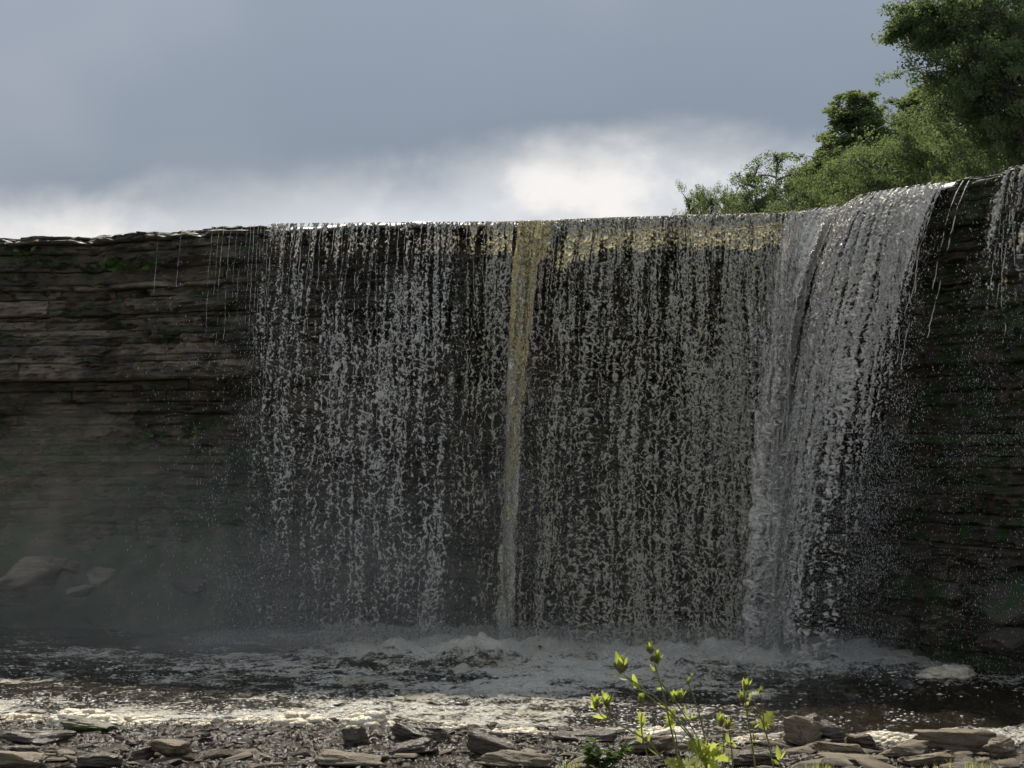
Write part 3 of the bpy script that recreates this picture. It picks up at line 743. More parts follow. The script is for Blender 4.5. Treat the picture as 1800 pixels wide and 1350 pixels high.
def rock_mesh(name, seed, m, **k):
    bm = hull_rock(seed, **k); me = bpy.data.meshes.new(name); bm.to_mesh(me); bm.free()
    me.materials.append(m)
    if k.get('detail'):
        me.polygons.foreach_set('use_smooth', np.ones(len(me.polygons), bool))
    return me

# shore ground, one sheet that runs under the pool and up the bank to the camera
xs2 = np.concatenate([np.arange(-60, -9, 3.0), np.arange(-9, 8.5, 0.05), np.arange(9, 60, 3.0)]); ys2 = np.concatenate([np.arange(-8, 13.5, 0.8), np.arange(13.5, 19.6, 0.05), np.arange(20, 40, 2.0)])
XX2, YY2 = np.meshgrid(xs2, ys2)
Z2 = shore_z(XX2, YY2)
core = sm(12.5, 14, YY2) * (YY2 < 20)
Z2 = Z2 + core * ((fbm(XX2 * 6, YY2 * 6, 0, 90, 4, 0.6) - 0.5) * 0.07)
Z2 = np.where(YY2 > 19.6, np.maximum(Z2, -1.5) - 0.2, Z2)
shore = link('rocky_shore', mesh_np('rocky_shore', np.stack([XX2, YY2, Z2], -1).reshape(-1, 3), grid_faces(*XX2.shape), M['gravel']), kind='structure')

# loose shingle: countless
g = np.random.default_rng(77)
ng = 16000
gx, gy = g.uniform(-8.5, 7.5, ng), g.uniform(14.6, 19.0, ng)
ok = gy < shore_line(gx) + 0.15
gx, gy = gx[ok], gy[ok]
bmr = [hull_rock(900 + i, 9, 0.45) for i in range(6)]
prot = []
for b_ in bmr:
    bmesh.ops.triangulate(b_, faces=b_.faces[:]); b_.verts.index_update()
    prot.append((np.array([v_.co[:] for v_ in b_.verts]), np.array([[v_.index for v_ in f_.verts] for f_ in b_.faces]))); b_.free()
pts = []
for i in range(len(gx)):
    pv_, pf_ = prot[i % 6]
    a = g.uniform(0, 6.28); r0 = g.uniform(0.03, 0.11) * (1.0 if gx[i] < 1 else 0.9); ca, sa = math.cos(a), math.sin(a)
    q = pv_ * r0 * np.array([1.3, 0.9, 1.0]); tl = g.uniform(-0.5, 0.5)
    q = np.stack([q[:, 0] * ca - q[:, 1] * sa, q[:, 0] * sa + q[:, 1] * ca, q[:, 2] + q[:, 0] * tl], -1)
    q[:, 0] += gx[i]; q[:, 1] += gy[i]; pts.append((q, pf_))
gz = shore_z(gx, gy) + core[0, 0] * 0
v, f = merge(pts)
v[:, 2] += np.repeat(gz + 0.008, [len(q[0]) for q in pts])
link('shingle', mesh_np('shingle', v, f, M['stone_wet'], smooth=False), shore, kind='stuff')

# stones one can pick apart: pieces of the shore
lib = [rock_mesh('stone', 40 + i, M['stone_wet' if i % 5 < 3 else 'stone_dry'], n_=13, flat=0.30 + 0.05 * (i % 4), round_=0.25) for i in range(15)]
for me in lib:
    bm = bmesh.new(); bm.from_mesh(me)
    bmesh.ops.bevel(bm, geom=bm.edges[:], offset=0.025, segments=1, affect='EDGES', clamp_overlap=True); bm.to_mesh(me); bm.free()
r_ = random.Random(31)
cnt = 0
while cnt < 270:
    x, y = r_.uniform(-7.2, 6.6), r_.uniform(14.8, 18.9)
    if y > float(shore_line(x)) + 0.05: continue
    right = x > 1.8
    me = lib[r_.choice([i for i in range(15) if (i % 5 >= 3) == (right and r_.random() < 0.75 or (not right and y < 15.9 and r_.random() < 0.5))] or [0])]
    o = link('stone', me, shore)
    k_ = r_.uniform(0.14, 0.40) * (1.1 if right else 0.62) * (1.15 if y < 16.0 else 0.9)
    o.location = (x, y, float(shore_z(x, y)) + 0.02)
    o.scale = (k_ * r_.uniform(1.0, 1.9), k_ * r_.uniform(0.8, 1.2), k_ * r_.uniform(0.6, 1.2))
    o.rotation_euler = (r_.uniform(-0.2, 0.2), r_.uniform(-0.22, 0.22), r_.uniform(-0.5, 0.5))
    cnt += 1

# the stones that stand out
def big(px, py, wpx, hpx, seed, m, label, flat=None, tilt=0.0, name='boulder', yaw=0.0, depth=None, round_=0.3):
    """px,py: middle of its foot in the photograph; w,h in photo pixels"""
    Y = 16.0
    for _ in range(12):
        x = (px - 900) * Y / F
        z_ = float(shore_z(x, Y)); Y = (CAMZ - z_) * F / (py - HOR)
    Wm, Hm = wpx * Y / F, hpx * Y / F
    me = rock_mesh(name, seed, M[m], n_=18, flat=1.0, detail=3, rough=0.07, round_=round_)
    co = np.array([v_.co[:] for v_ in me.vertices]); mn, mxx = co.min(0), co.max(0)
    co = (co - (mn + mxx) / 2) / (mxx - mn)
    dm = depth or min(Wm * 0.75, max(0.35, Hm * 1.4))
    co *= np.array([Wm, dm, Hm * 1.12]); co[:, 2] += Hm * 0.44
    me.vertices.foreach_set('co', co.astype(np.float32).ravel()); me.update()
    o = thing(name, label, name, data=me)
    o.location = ((px - 900) * Y / F, Y + dm * 0.3, z_); o.rotation_euler = (0, R(tilt), R(yaw))
    return o
BIG = [
    (1412, 1312, 78, 50, 3, 'stone_dry', 'pointed brown boulder leaning on the dark boulder by the water', 8, 0.45),
    (1445, 1306, 92, 46, 4, 'stone_wet', 'rounded dark wet boulder behind the pointed brown boulder at the water edge', 5, 0.6),
    (1512, 1318, 66, 28, 5, 'stone_wet', 'small glossy dark slab tilted down beside the pointed brown boulder', 16, 0.1),
    (1690, 1322, 165, 40, 6, 'stone_dry', 'long low tan boulder with dark underside at the water edge', 3, 0.35),
    (1762, 1334, 62, 34, 7, 'stone_dry', 'rounded tan stone in front of the long low tan boulder', -6, 0.55),
    (1480, 1332, 95, 26, 8, 'stone_dry', 'flat grey brown slab in front of the pointed brown boulder', 4, 0.2),
    (1590, 1330, 110, 22, 9, 'stone_dry', 'thin flat slab between the tilted dark slab and long tan boulder', -3, 0.15),
    (1505, 1346, 130, 16, 10, 'stone_dry', 'long thin pale slab lying flat at the very bottom edge', 2, 0.1),
    (1640, 1348, 120, 24, 11, 'stone_dry', 'pale slab beside grass at the bottom edge, below the long tan boulder', -2, 0.25),
    (1330, 1350, 96, 30, 12, 'stone_wet', 'broad sparkling wet slab behind the tall thistle stems', 2, 0.2),
    (1145, 1328, 92, 34, 13, 'stone_dry', 'brown block of rock behind the leaning thistle stems', -3, 0.2),
    (1028, 1304, 120, 18, 14, 'stone_wet', 'long flat dark ledge rock at the water above the leafy bush', 1, 0.1),
    (860, 1330, 100, 42, 15, 'stone_wet', 'dark wedge shaped slab sloping down beside the cream foam', 20, 0.1),
    (900, 1352, 142, 28, 16, 'stone_dry', 'long pale brown slab at the bottom, below the dark wedge slab', 5, 0.2),
    (932, 1338, 48, 18, 17, 'stone_dry', 'small tan slab resting above the long pale brown slab', 6, 0.2),
    (730, 1330, 84, 26, 18, 'stone_wet', 'dark brown slab tilted up at one end, left of the dark wedge slab', -10, 0.15),
    (614, 1350, 138, 26, 19, 'stone_dry', 'wide flat slab at the bottom edge with rough tan face', 1, 0.15),
    (626, 1312, 56, 34, 20, 'stone_wet', 'dark upright block of rock below the tallest cream foam', 2, 0.1),
    (735, 1306, 110, 28, 21, 'stone_wet', 'dark slab sloping from the cream foam towards the wedge slab', 10, 0.1),
    (293, 1338, 74, 36, 22, 'stone_dry', 'blocky tan rock with dark front alone among wet shingle', 4, 0.15),
    (245, 1338, 50, 22, 23, 'stone_wet', 'small wet slab touching the blocky tan rock', -5, 0.2),
    (150, 1290, 100, 26, 24, 'stone_moss', 'low dark rock with yellow green moss below the cream foam', 3, 0.35),
    (60, 1310, 130, 22, 25, 'stone_wet', 'wide low wet slab at the water edge near the corner', 2, 0.2),
    (48, 1334, 66, 24, 26, 'stone_wet', 'small peaked brown stone below the wide low wet slab', -4, 0.2),
    (170, 1354, 84, 28, 27, 'stone_wet', 'smooth dark stone at the bottom edge between slab and blocky rock', 3, 0.4),
    (20, 1358, 110, 34, 28, 'stone_dry', 'grey stone cut by the bottom corner of the picture', 3, 0.3),
]
for b_ in BIG:
    big(b_[0], b_[1], b_[2], b_[3], b_[4] + 500, b_[5], b_[6], tilt=b_[7], round_=b_[8], yaw=(b_[4] * 37) % 24 - 12)

# fallen blocks at the foot of the bare cliff, and their slope
ss = np.arange(s_of(-320), s_of(560), 0.12); oo = np.linspace(-1.3, 1.9, 44)
SS, OO = np.meshgrid(ss, oo); UU = u_of(SS)
tz = np.interp(OO, [-1.3, -0.6, 0.1, 0.8, 1.5, 1.9], [2.3, 1.8, 0.95, 0.3, -0.15, -0.4]) * (1 - 0.75 * sm(330, 540, UU))
tz = tz + (fbm(SS * 1.1, OO * 1.4, 0, 60, 5, 0.6) - 0.5) * 0.75 - 0.12
link('scree_slope', mesh_np('scree_slope', P(SS, OO, tz).reshape(-1, 3), grid_faces(*SS.shape), M['cliff_moss']), kind='structure')
def cliff_boulder(px, py, Y, wpx, hpx, seed, m, label, tilt=0, yaw=0):
    Wm, Hm = wpx * Y / F, hpx * Y / F
    me = rock_mesh('boulder', seed, M[m], n_=18, flat=1.0, detail=3, rough=0.05, round_=0.2)
    co = np.array([v_.co[:] for v_ in me.vertices]); mn, mxx = co.min(0), co.max(0)
    co = (co - (mn + mxx) / 2) / (mxx - mn) * np.array([Wm, max(0.6, Wm * 0.6), Hm]); me.vertices.foreach_set('co', co.astype(np.float32).ravel()); me.update()
    o = thing('boulder', label, 'boulder', data=me); o.location = at(px, py, Y); o.rotation_euler = (0, R(tilt), R(yaw))
cliff_boulder(45, 1015, 28.3, 150, 75, 701, 'cliff_pale', 'largest pale fallen slab at the foot of the bare cliff', -10, 10)
cliff_boulder(95, 990, 28.6, 90, 20, 702, 'cliff_pale', 'flat pale slab capping the largest fallen slab', 12, 0)
cliff_boulder(140, 1040, 28.0, 50, 22, 703, 'cliff_pale', 'small pale wedge lying low below the flat pale slab', -14, 0)
cliff_boulder(180, 1012, 28.3, 55, 36, 704, 'cliff_pale', 'upright grey block near the flat capping slab', 0, 20)
cliff_boulder(330, 1025, 28.0, 70, 36, 705, 'cliff_dark', 'dark fallen block between the pale slabs and the curtain', 8, 0)
cliff_boulder(20, 1055, 28.2, 60, 24, 706, 'cliff_dark', 'dark low block under the largest pale fallen slab', 4, 0)
cliff_boulder(1670, 1045, 22.9, 50, 46, 707, 'cliff_red', 'brown boulder half hidden by spray at the foot of the rusty wall', 12, 20)
cliff_boulder(1770, 1060, 22.0, 90, 80, 708, 'cliff_red', 'large rusty block at the foot of the wall under the trickle', 4, -20)
cliff_boulder(1775, 1130, 21.4, 110, 50, 709, 'cliff_red', 'low dark rock at the waterline below the large rusty block', -3, 0)


# ------------------------------------------------------------------ thick foam heaps along the shore
_bm = bmesh.new(); bmesh.ops.create_icosphere(_bm, subdivisions=2, radius=1)
ICO = (np.array([v_.co[:] for v_ in _bm.verts]), np.array([[v_.index for v_ in f_.verts] for f_ in _bm.faces])); _bm.free()
def foam_pile(px, py, wpx, hpx, seed, label):
    """a heap of merged froth lobes, big ones low down and small ones on top"""
    g = np.random.default_rng(seed + 900); Y = CAMZ * F / (py - HOR); W, H = wpx * Y / F, hpx * Y / F
    parts = []
    for i in range(int(40 + 150 * W)):
        a = g.uniform(-1, 1); b_ = g.uniform(-1, 1)
        env = max(0.0, 1 - a * a - 0.8 * b_ * b_) ** 0.6 * (0.55 + 0.8 * float(fbm(a * 2.0 + seed, b_, 0, seed, 3)))
        if env <= 0.05: continue
        r0 = g.uniform(0.16, 0.45) * H * (0.4 + 0.5 * env)
        q = ICO[0] * r0 * g.uniform(0.8, 1.25, 3) * np.array([1.6, 1.3, 0.75]) * (1 + 0.25 * (vn(ICO[0][:, 0] * 2 + i, ICO[0][:, 1] * 2, ICO[0][:, 2] * 2, seed) - 0.5))[:, None]
        parts.append((q + np.array([a * W / 2, b_ * 0.26, env * H * g.uniform(0.25, 0.85) - r0 * 0.35]), ICO[1]))
    parts.append((ICO[0] * np.array([W * 0.52, 0.30, H * 0.30]), ICO[1]))
    v_, f_ = merge(parts)
    return thing('foam_pile', label, 'foam', ((px - 900) * Y / F, Y, 0.0), data=mesh_np('foam_pile', v_, f_, M['foam']))
foam_pile(1668, 1190, 100, 26, 21, 'white foam mound far off in the pool below the spray')
foam_pile(150, 1272, 130, 30, 1, 'tall cream foam heap behind the mossy dark rock')
foam_pile(235, 1274, 110, 20, 2, 'low cream foam heap trailing from the tall heap by the mossy rock')
foam_pile(525, 1275, 110, 26, 3, 'rounded cream foam heap between the mossy rock and upright block')
foam_pile(440, 1272, 90, 14, 4, 'thin strip of cream foam joined to the rounded heap')
foam_pile(645, 1279, 90, 32, 5, 'tallest cream foam heap, just behind the dark upright block')
foam_pile(800, 1283, 64, 16, 6, 'small cream foam heap above the dark wedge slab')
foam_pile(905, 1296, 130, 20, 7, 'spread out white foam bank between the wedge slab and flat ledge')
foam_pile(1175, 1300, 130, 24, 8, 'cream foam bank behind the leaning thistle stems')
foam_pile(1560, 1306, 110, 22, 9, 'cream foam bank between the dark boulder and long tan boulder')
foam_pile(1330, 1304, 90, 14, 10, 'flat cream foam patch behind the two tall thistle stems')
foam_pile(20, 1268, 120, 14, 11, 'flat white foam sheet at the shore in the corner')
foam_pile(340, 1275, 90, 12, 12, 'low foam streak between the two large cream heaps')

# ------------------------------------------------------------------ trees on the plateau
def leaf_cloud(cent, nrm_seed, n_each, spread, size, seed):
    g = np.random.default_rng(seed)
    n_ = len(cent)
    idx = np.repeat(np.arange(n_), n_each)
    q = g.normal(0, 1, (len(idx), 3)); q /= np.linalg.norm(q, axis=1, keepdims=True)
    q *= (g.random((len(idx), 1)) ** 0.55)
    c = cent[idx] + q * np.asarray(spread)[idx][:, None] * np.array([1, 1, 0.75])
    ax = g.normal(0, 1, (len(idx), 3)); ax[:, 2] -= 0.4; ax /= np.linalg.norm(ax, axis=1, keepdims=True)
    up = g.normal(0, 0.7, (len(idx), 3)) + np.array([0, 0, 1.0]); b = np.cross(ax, up); b /= np.linalg.norm(b, axis=1, keepdims=True) + 1e-9
    L = size * g.uniform(0.6, 1.3, len(idx))[:, None]
    v = np.stack([c - ax * L * 0.5, c + b * L * 0.32, c + ax * L * 0.5, c - b * L * 0.32], 1)
    f = np.arange(len(idx) * 4).reshape(-1, 4)
    tint = np.clip(g.normal(0.45, 0.2, n_)[idx] + g.normal(0, 0.16, len(idx)), 0, 1)
    return v.reshape(-1, 3), f, np.repeat(tint, 4)
def build_tree(H, W, seed, shape='oval', base=0.15, limbs=34, per=90, leaf=0.15, m='leaf', bark='bark', stems=1, twigs=7, dense=1.0):
    """trunk with limbs and twigs; leaves in clumps round the twig ends. Returns trunk mesh, crown mesh"""
    g = random.Random(seed); parts = []; cents = []; spr = []
    for st in range(stems):
        lean = Vector((g.uniform(-0.12, 0.12), g.uniform(-0.12, 0.12), 0)) * (2 if stems > 1 else 0.25)
        off = Vector((g.uniform(-1, 1), g.uniform(-1, 1), 0)) * (0.25 * W if stems > 1 else 0)
        hh = H * (1 if st == 0 else g.uniform(0.7, 0.98))
        tp = [off + lean * (hh * t) + Vector((math.sin(t * 5 + seed) * 0.12, math.cos(t * 4 + seed) * 0.12, hh * t)) for t in np.linspace(0, 1, 12)]
        parts.append(tube([p_[:] for p_ in tp], np.linspace(0.022 * H, 0.004 * H, 12) / (1 if stems == 1 else 1.6), 7))
        for i in range(8):
            q = tp[-1] + Vector((g.gauss(0, 1), g.gauss(0, 1), -abs(g.gauss(0, 1.6)))) * ((0.012 if shape == 'cone' else 0.022) * H); cents.append(q[:]); spr.append((0.016 if shape == 'cone' else 0.022) * H)
        for i in range(limbs // stems):
            t = base + (1 - base) * ((i + g.random()) / (limbs / stems)) * 0.97
            tt = (t - base) / (1 - base)
            if shape == 'oval': rad = W / 2 * (math.sin(math.pi * min(1, 0.12 + tt * 0.88)) ** 0.6)
            elif shape == 'cone': rad = W / 2 * (1.05 - tt) ** 0.75
            else: rad = W / 2 * (1 - 0.55 * tt)
            if shape == 'cone' and tt > 0.8: rad *= 0.7
            rad *= g.uniform(0.65, 1.15)
            a = i * 2.4 + g.uniform(-0.5, 0.5)
            st_ = tp[0].lerp(tp[-1], t); st_.z = hh * t
            up = g.uniform(0.1, 0.6) if shape != 'cone' else g.uniform(-0.05, 0.5)
            end = st_ + Vector((math.cos(a) * rad, math.sin(a) * rad, rad * up))
            mid = st_.lerp(end, 0.5) + Vector((0, 0, rad * 0.10))
            pts_ = [st_.lerp(mid, q).lerp(mid.lerp(end, q), q) for q in np.linspace(0, 1, 6)]
            parts.append(tube([p_[:] for p_ in pts_], np.linspace(0.0075 * H, 0.0018 * H, 6), 5))
            for k_ in range(twigs):
                q = g.uniform(0.35, 1.0)
                b0 = st_.lerp(mid, q).lerp(mid.lerp(end, q), q)
                tw = b0 + Vector((g.uniform(-1, 1), g.uniform(-1, 1), g.uniform(-0.55, 0.65))) * (0.10 * W + 0.22 * rad) * (1 - 0.30 * tt if shape == 'cone' else 1)
                parts.append(tube([b0[:], ((b0 + tw) / 2 + Vector((0, 0, 0.05)))[:], tw[:]], [0.0018 * H, 0.0013 * H, 0.0006 * H], 4))
                cents.append(tw[:]); spr.append((g.uniform(0.05, 0.10) * W * dense + 0.10) * (1 - 0.45 * tt if shape == 'cone' else 1))
    tv, tf = merge(parts)
    lv, lf, ti = leaf_cloud(np.array(cents), 0, per, np.array(spr), leaf, seed)
    return mesh_np('trunk', tv, tf, M[bark]), mesh_np('crown', lv, lf, M[m], smooth=False, attrs={'tint': ti})
def tree(name, proto, px, Y, py_top, label, _h0, yaw=0, wide=1.0, z0=7.6, category='tree', group='trees on the bank above the falls'):
    top = CAMZ + (HOR - py_top) * Y / F
    k = (top - z0) / TOPZ[proto[1].name]
    t = thing(name, label, category, ((px - 900) * Y / F, Y, z0), group)
    t.scale = (k * wide, k * wide, k); t.rotation_euler = (0, 0, yaw)
    link('trunk', proto[0], t); link('crown', proto[1], t)
    return t
TOPZ = {}
pr_birch = build_tree(10, 4.2, 1, 'cone', 0.10, 60, 85, 0.10, 'leaf', 'birch', twigs=9, dense=0.9)
pr_birch2 = build_tree(10, 3.6, 2, 'cone', 0.12, 54, 85, 0.10, 'leaf', 'birch', twigs=9, dense=0.85)
pr_round = build_tree(8, 6.5, 3, 'oval', 0.08, 46, 120, 0.105, 'leaf', 'bark', twigs=8, dense=0.85)
pr_thin = build_tree(8, 3.4, 4, 'col', 0.55, 56, 60, 0.085, 'leaf_dark', 'birch', stems=7, twigs=6, dense=0.75)
pr_bush = build_tree(8, 5.0, 5, 'col', 0.55, 80, 85, 0.09, 'leaf', 'bark', stems=8, twigs=7, dense=0.7)
for q_ in (pr_birch, pr_birch2, pr_round, pr_thin, pr_bush):
    z_ = np.empty(len(q_[1].vertices) * 3, np.float32); q_[1].vertices.foreach_get('co', z_); TOPZ[q_[1].name] = float(z_[2::3].max())
tree('bush', pr_bush, 1232, 66, 320, 'low rounded green shrub, farthest along the lip from the tall trees', 4.1, 0.3, 0.42, category='bush')
tree('bush', pr_bush, 1268, 68, 313, 'slightly taller rounded shrub beside the farthest shrub', 4.1, 1.9, 0.45, category='bush')
tree('bush', pr_bush, 1306, 66, 328, 'dull green shrub just before the thin see-through trees', 4.1, 3.0, 0.42, category='bush')
tree('slender_tree', pr_thin, 1338, 62, 281, 'thin see-through tree, first of the loose pair next to the shrubs', 8.1, 0.6, 0.95)
tree('slender_tree', pr_thin, 1390, 63, 279, 'thin see-through tree, second of the loose pair, nearer the dense wood', 8.1, 2.2, 0.95)
tree('bush', pr_bush, 1362, 72, 340, 'low shrub growing between the two thin see-through trees', 4.1, 2.5, 0.5, category='bush')
tree('broadleaf_tree', pr_round, 1432, 64, 268, 'low bushy tree right behind the second see-through tree', 8.0, 2.9, 0.62)
tree('birch_tree', pr_birch2, 1455, 60, 222, 'narrow drooping birch at the front edge of the dense wood', 9.9, 0.4, 1.0)
tree('broadleaf_tree', pr_round, 1470, 56, 262, 'low bushy tree under the drooping birch', 8.0, 0.9, 0.85)
tree('birch_tree', pr_birch, 1518, 60, 164, 'pointed birch whose tip stands highest left of the big tree', 9.9, 1.3, 1.7)
tree('birch_tree', pr_birch2, 1487, 63, 212, 'short birch between the drooping birch and the pointed birch', 9.9, 5.1, 1.7)
tree('birch_tree', pr_birch2, 1556, 64, 196, 'birch standing just behind the pointed birch', 9.9, 2.6, 1.7)
tree('broadleaf_tree', pr_round, 1545, 52, 228, 'bushy light green tree in front of the pointed birch', 8.0, 2.0, 0.9)
tree('birch_tree', pr_birch, 1603, 60, 148, 'tall birch touching the big dark tree', 9.9, 3.6, 1.6)
tree('broadleaf_tree', pr_round, 1640, 50, 180, 'bushy tree under the lowest branches of the big dark tree', 8.0, 4.1, 0.9)
tree('broadleaf_tree', pr_round, 1720, 47, 180, 'bushy dark tree behind the bare ledge', 8.0, 5.0, 0.9)
tree('broadleaf_tree', pr_round, 1815, 45, 190, 'bushy tree at the picture edge above the trickle', 8.0, 0.2, 0.9)
tree('broadleaf_tree', pr_round, 1590, 70, 240, 'dark tree deep in the wood between the birches', 8.0, 1.2, 1.0)
tree('broadleaf_tree', pr_round, 1500, 72, 265, 'dark tree deep in the wood behind the drooping birch', 8.0, 3.9, 1.0)

# the big overhanging tree
def big_tree():
    Y = 37.0; z0 = 7.6
    g = random.Random(12)
    root = thing('broadleaf_tree', 'large dark overhanging tree with a long branch reaching out over the sky', 'tree', at(1800, 0, Y), 'trees on the bank above the falls')
    root.location.z = z0
    b = root.location
    parts = []; cents = []; spr = []
    tp = [Vector((math.sin(t * 3) * 0.3, 0, 15.5 * t)) for t in np.linspace(0, 1, 14)]
    parts.append(tube([p_[:] for p_ in tp], np.linspace(0.28, 0.05, 14), 9))
    ARM = (1556, 1592, 1572, 1605, 1618, 1628)
    for px, py, dy in ((1556, 48, 0), (1592, 30, 0.4), (1572, 58, 0.2), (1605, 62, -0.2), (1618, 40, 0.3), (1590, 8, 0.2), (1628, 68, 0.5), (1640, -20, -0.6), (1632, 105, 0.2), (1650, 60, 1.2), (1625, 128, -0.4), (1665, 150, 0.6), (1690, 110, -1.2), (1700, 40, -1.5), (1700, -40, 0.5), (1680, 165, 1.4), (1740, 90, -1.8), (1760, 20, -1.5), (1770, 150, -1.6), (1720, 180, 0), (1790, 200, -1.2), (1750, -70, 0), (1830, 40, -2), (1850, 150, -2), (1690, 205, 1.0), (1760, 230, 0.6), (1820, 250, -0.5), (1880, 60, 0.5), (1880, 200, 0.6), (1660, 10, 1.6), (1720, 10, 1.8), (1735, 140, 1.5), (1790, 90, 1.8), (1900, -40, 0), (1830, -60, 1), (1650, 182, 0.3), (1705, 75, 0.3), (1640, 85, -0.8), (1785, 260, 0.9), (1660, -60, 0.3), (1610, 5, 0.8)):
        e = at(px, py, Y + dy) - b
        hz = max(0.6, e.z * 0.80 - abs(e.x) * 0.12)
        s_ = Vector((0, 0, min(hz, 14)))
        if px in ARM: s_.z = e.z - 0.2
        mid = s_.lerp(e, 0.55) + Vector((0, 0, 0.25))
        pth = [s_.lerp(mid, q).lerp(mid.lerp(e, q), q) for q in np.linspace(0, 1, 8)]
        parts.append(tube([p_[:] for p_ in pth], np.linspace(0.075, 0.014, 8), 6))
        for k_ in range(26):
            q = g.uniform(0.30, 1.0) ** (0.35 if px in ARM else 0.8)
            b0 = s_.lerp(mid, q).lerp(mid.lerp(e, q), q)
            rr_ = 0.42 if px in ARM else 1.15
            tw = b0 + Vector((g.gauss(0, 0.5), g.gauss(0, 0.5), g.gauss(0, 0.36))) * rr_
            parts.append(tube([b0[:], ((b0 + tw) / 2 + Vector((0, 0, 0.05)))[:], tw[:]], [0.014, 0.010, 0.005], 4))
            cents.append(tw[:]); spr.append(g.uniform(0.22, 0.42) * (0.75 if px in ARM else 1))
    tv, tf = merge(parts)
    lv, lf, ti = leaf_cloud(np.array(cents), 0, 80, np.array(spr), 0.085, 55)
    link('trunk', mesh_np('trunk', tv, tf, M['bark']), root)
    link('crown', mesh_np('crown', lv, lf, M['leaf_dark'], smooth=False, attrs={'tint': ti}), root)
big_tree()

# ------------------------------------------------------------------ plants
def leaf_blade(seed, teeth=5, fold=0.25, width=0.42, cup=0.25, lobed=0.12):
    """a toothed leaf 1 unit long along +Y, folded on its midrib, tip curling"""
    g = random.Random(seed); n_ = teeth * 2 + 1
    v, f = [], []
    for i in range(n_ + 1):
        t = i / n_
        wd = width * math.sin(math.pi * min(1, t * 0.92 + 0.05)) ** 0.8 * (1 - 0.25 * t)
        wd *= 1 + (lobed if i % 2 else -lobed) * 1.6
        zc = cup * t * t
        v += [(-wd, t - (0.04 if i % 2 else 0), zc + wd * fold + g.uniform(-.02, .02)), (0, t, zc), (wd, t - (0.04 if i % 2 else 0), zc + wd * fold + g.uniform(-.02, .02))]
    for i in range(n_):
        a = i * 3
        f += [(a, a + 1, a + 4, a + 3), (a + 1, a + 2, a + 5, a + 4)]
    return np.array(v), np.array(f)
def leaf_meshes(m, n_, **k):
    out = []
    for i in range(n_):
        v, f = leaf_blade(i + 3, **k)
        g = np.random.default_rng(i)
        out.append(mesh_np('leaf', v, f, M[m], attrs={'tint': np.clip(g.random() * 0.8 + g.normal(0, 0.08, len(v)), 0, 1)}))
    return out
BR = leaf_meshes('herb', 5, teeth=4, fold=0.40, width=0.23, cup=0.25, lobed=0.10)
BROAD = leaf_meshes('herb', 4, teeth=5, fold=0.22, width=0.36, cup=-0.18, lobed=0.30)
NET = leaf_meshes('nettle', 6, teeth=5, fold=0.20, width=0.34, cup=-0.15, lobed=0.14)
LED = leaf_meshes('ledge_leaf', 4, teeth=3, fold=0.10, width=0.5, cup=-0.1, lobed=0.06)
def place_leaf(meshes, parent, p, direction, size, roll, g, name='leaf'):
    """p is local to the parent"""
    o = link(name, g.choice(meshes), parent)
    d = Vector(direction).normalized()
    q = d.to_track_quat('Y', 'Z')
    o.rotation_mode = 'QUATERNION'
    o.rotation_quaternion = q @ Matrix.Rotation(roll, 4, 'Y').to_quaternion()
    o.location = p; o.scale = (size, size, size)
    return o
def ovoid(r, h, n_=8, k=6, seed=0):
    g = np.random.default_rng(seed); v, f = [], []
    for i in range(k + 1):
        t = i / k; rr = r * math.sin(math.pi * min(0.97, 0.08 + t * 0.86)) ** 0.7
        for j in range(n_):
            a = j * 2 * math.pi / n_ + (i % 2) * math.pi / n_
            s_ = 1.22 if (i + j) % 2 else 0.92
            v.append((rr * s_ * math.cos(a), rr * s_ * math.sin(a), h * t))
    for i in range(k):
        for j in range(n_): f.append((i * n_ + j, i * n_ + (j + 1) % n_, (i + 1) * n_ + (j + 1) % n_, (i + 1) * n_ + j))
    return mesh_np('flower_head', np.array(v), np.array(f), M['head'], smooth=False)
HEADS = [ovoid(0.030, 0.075, seed=1), ovoid(0.026, 0.07, seed=2), ovoid(0.034, 0.08, seed=3)]
PX = 14.6 / F           # metres per photo pixel at the plants
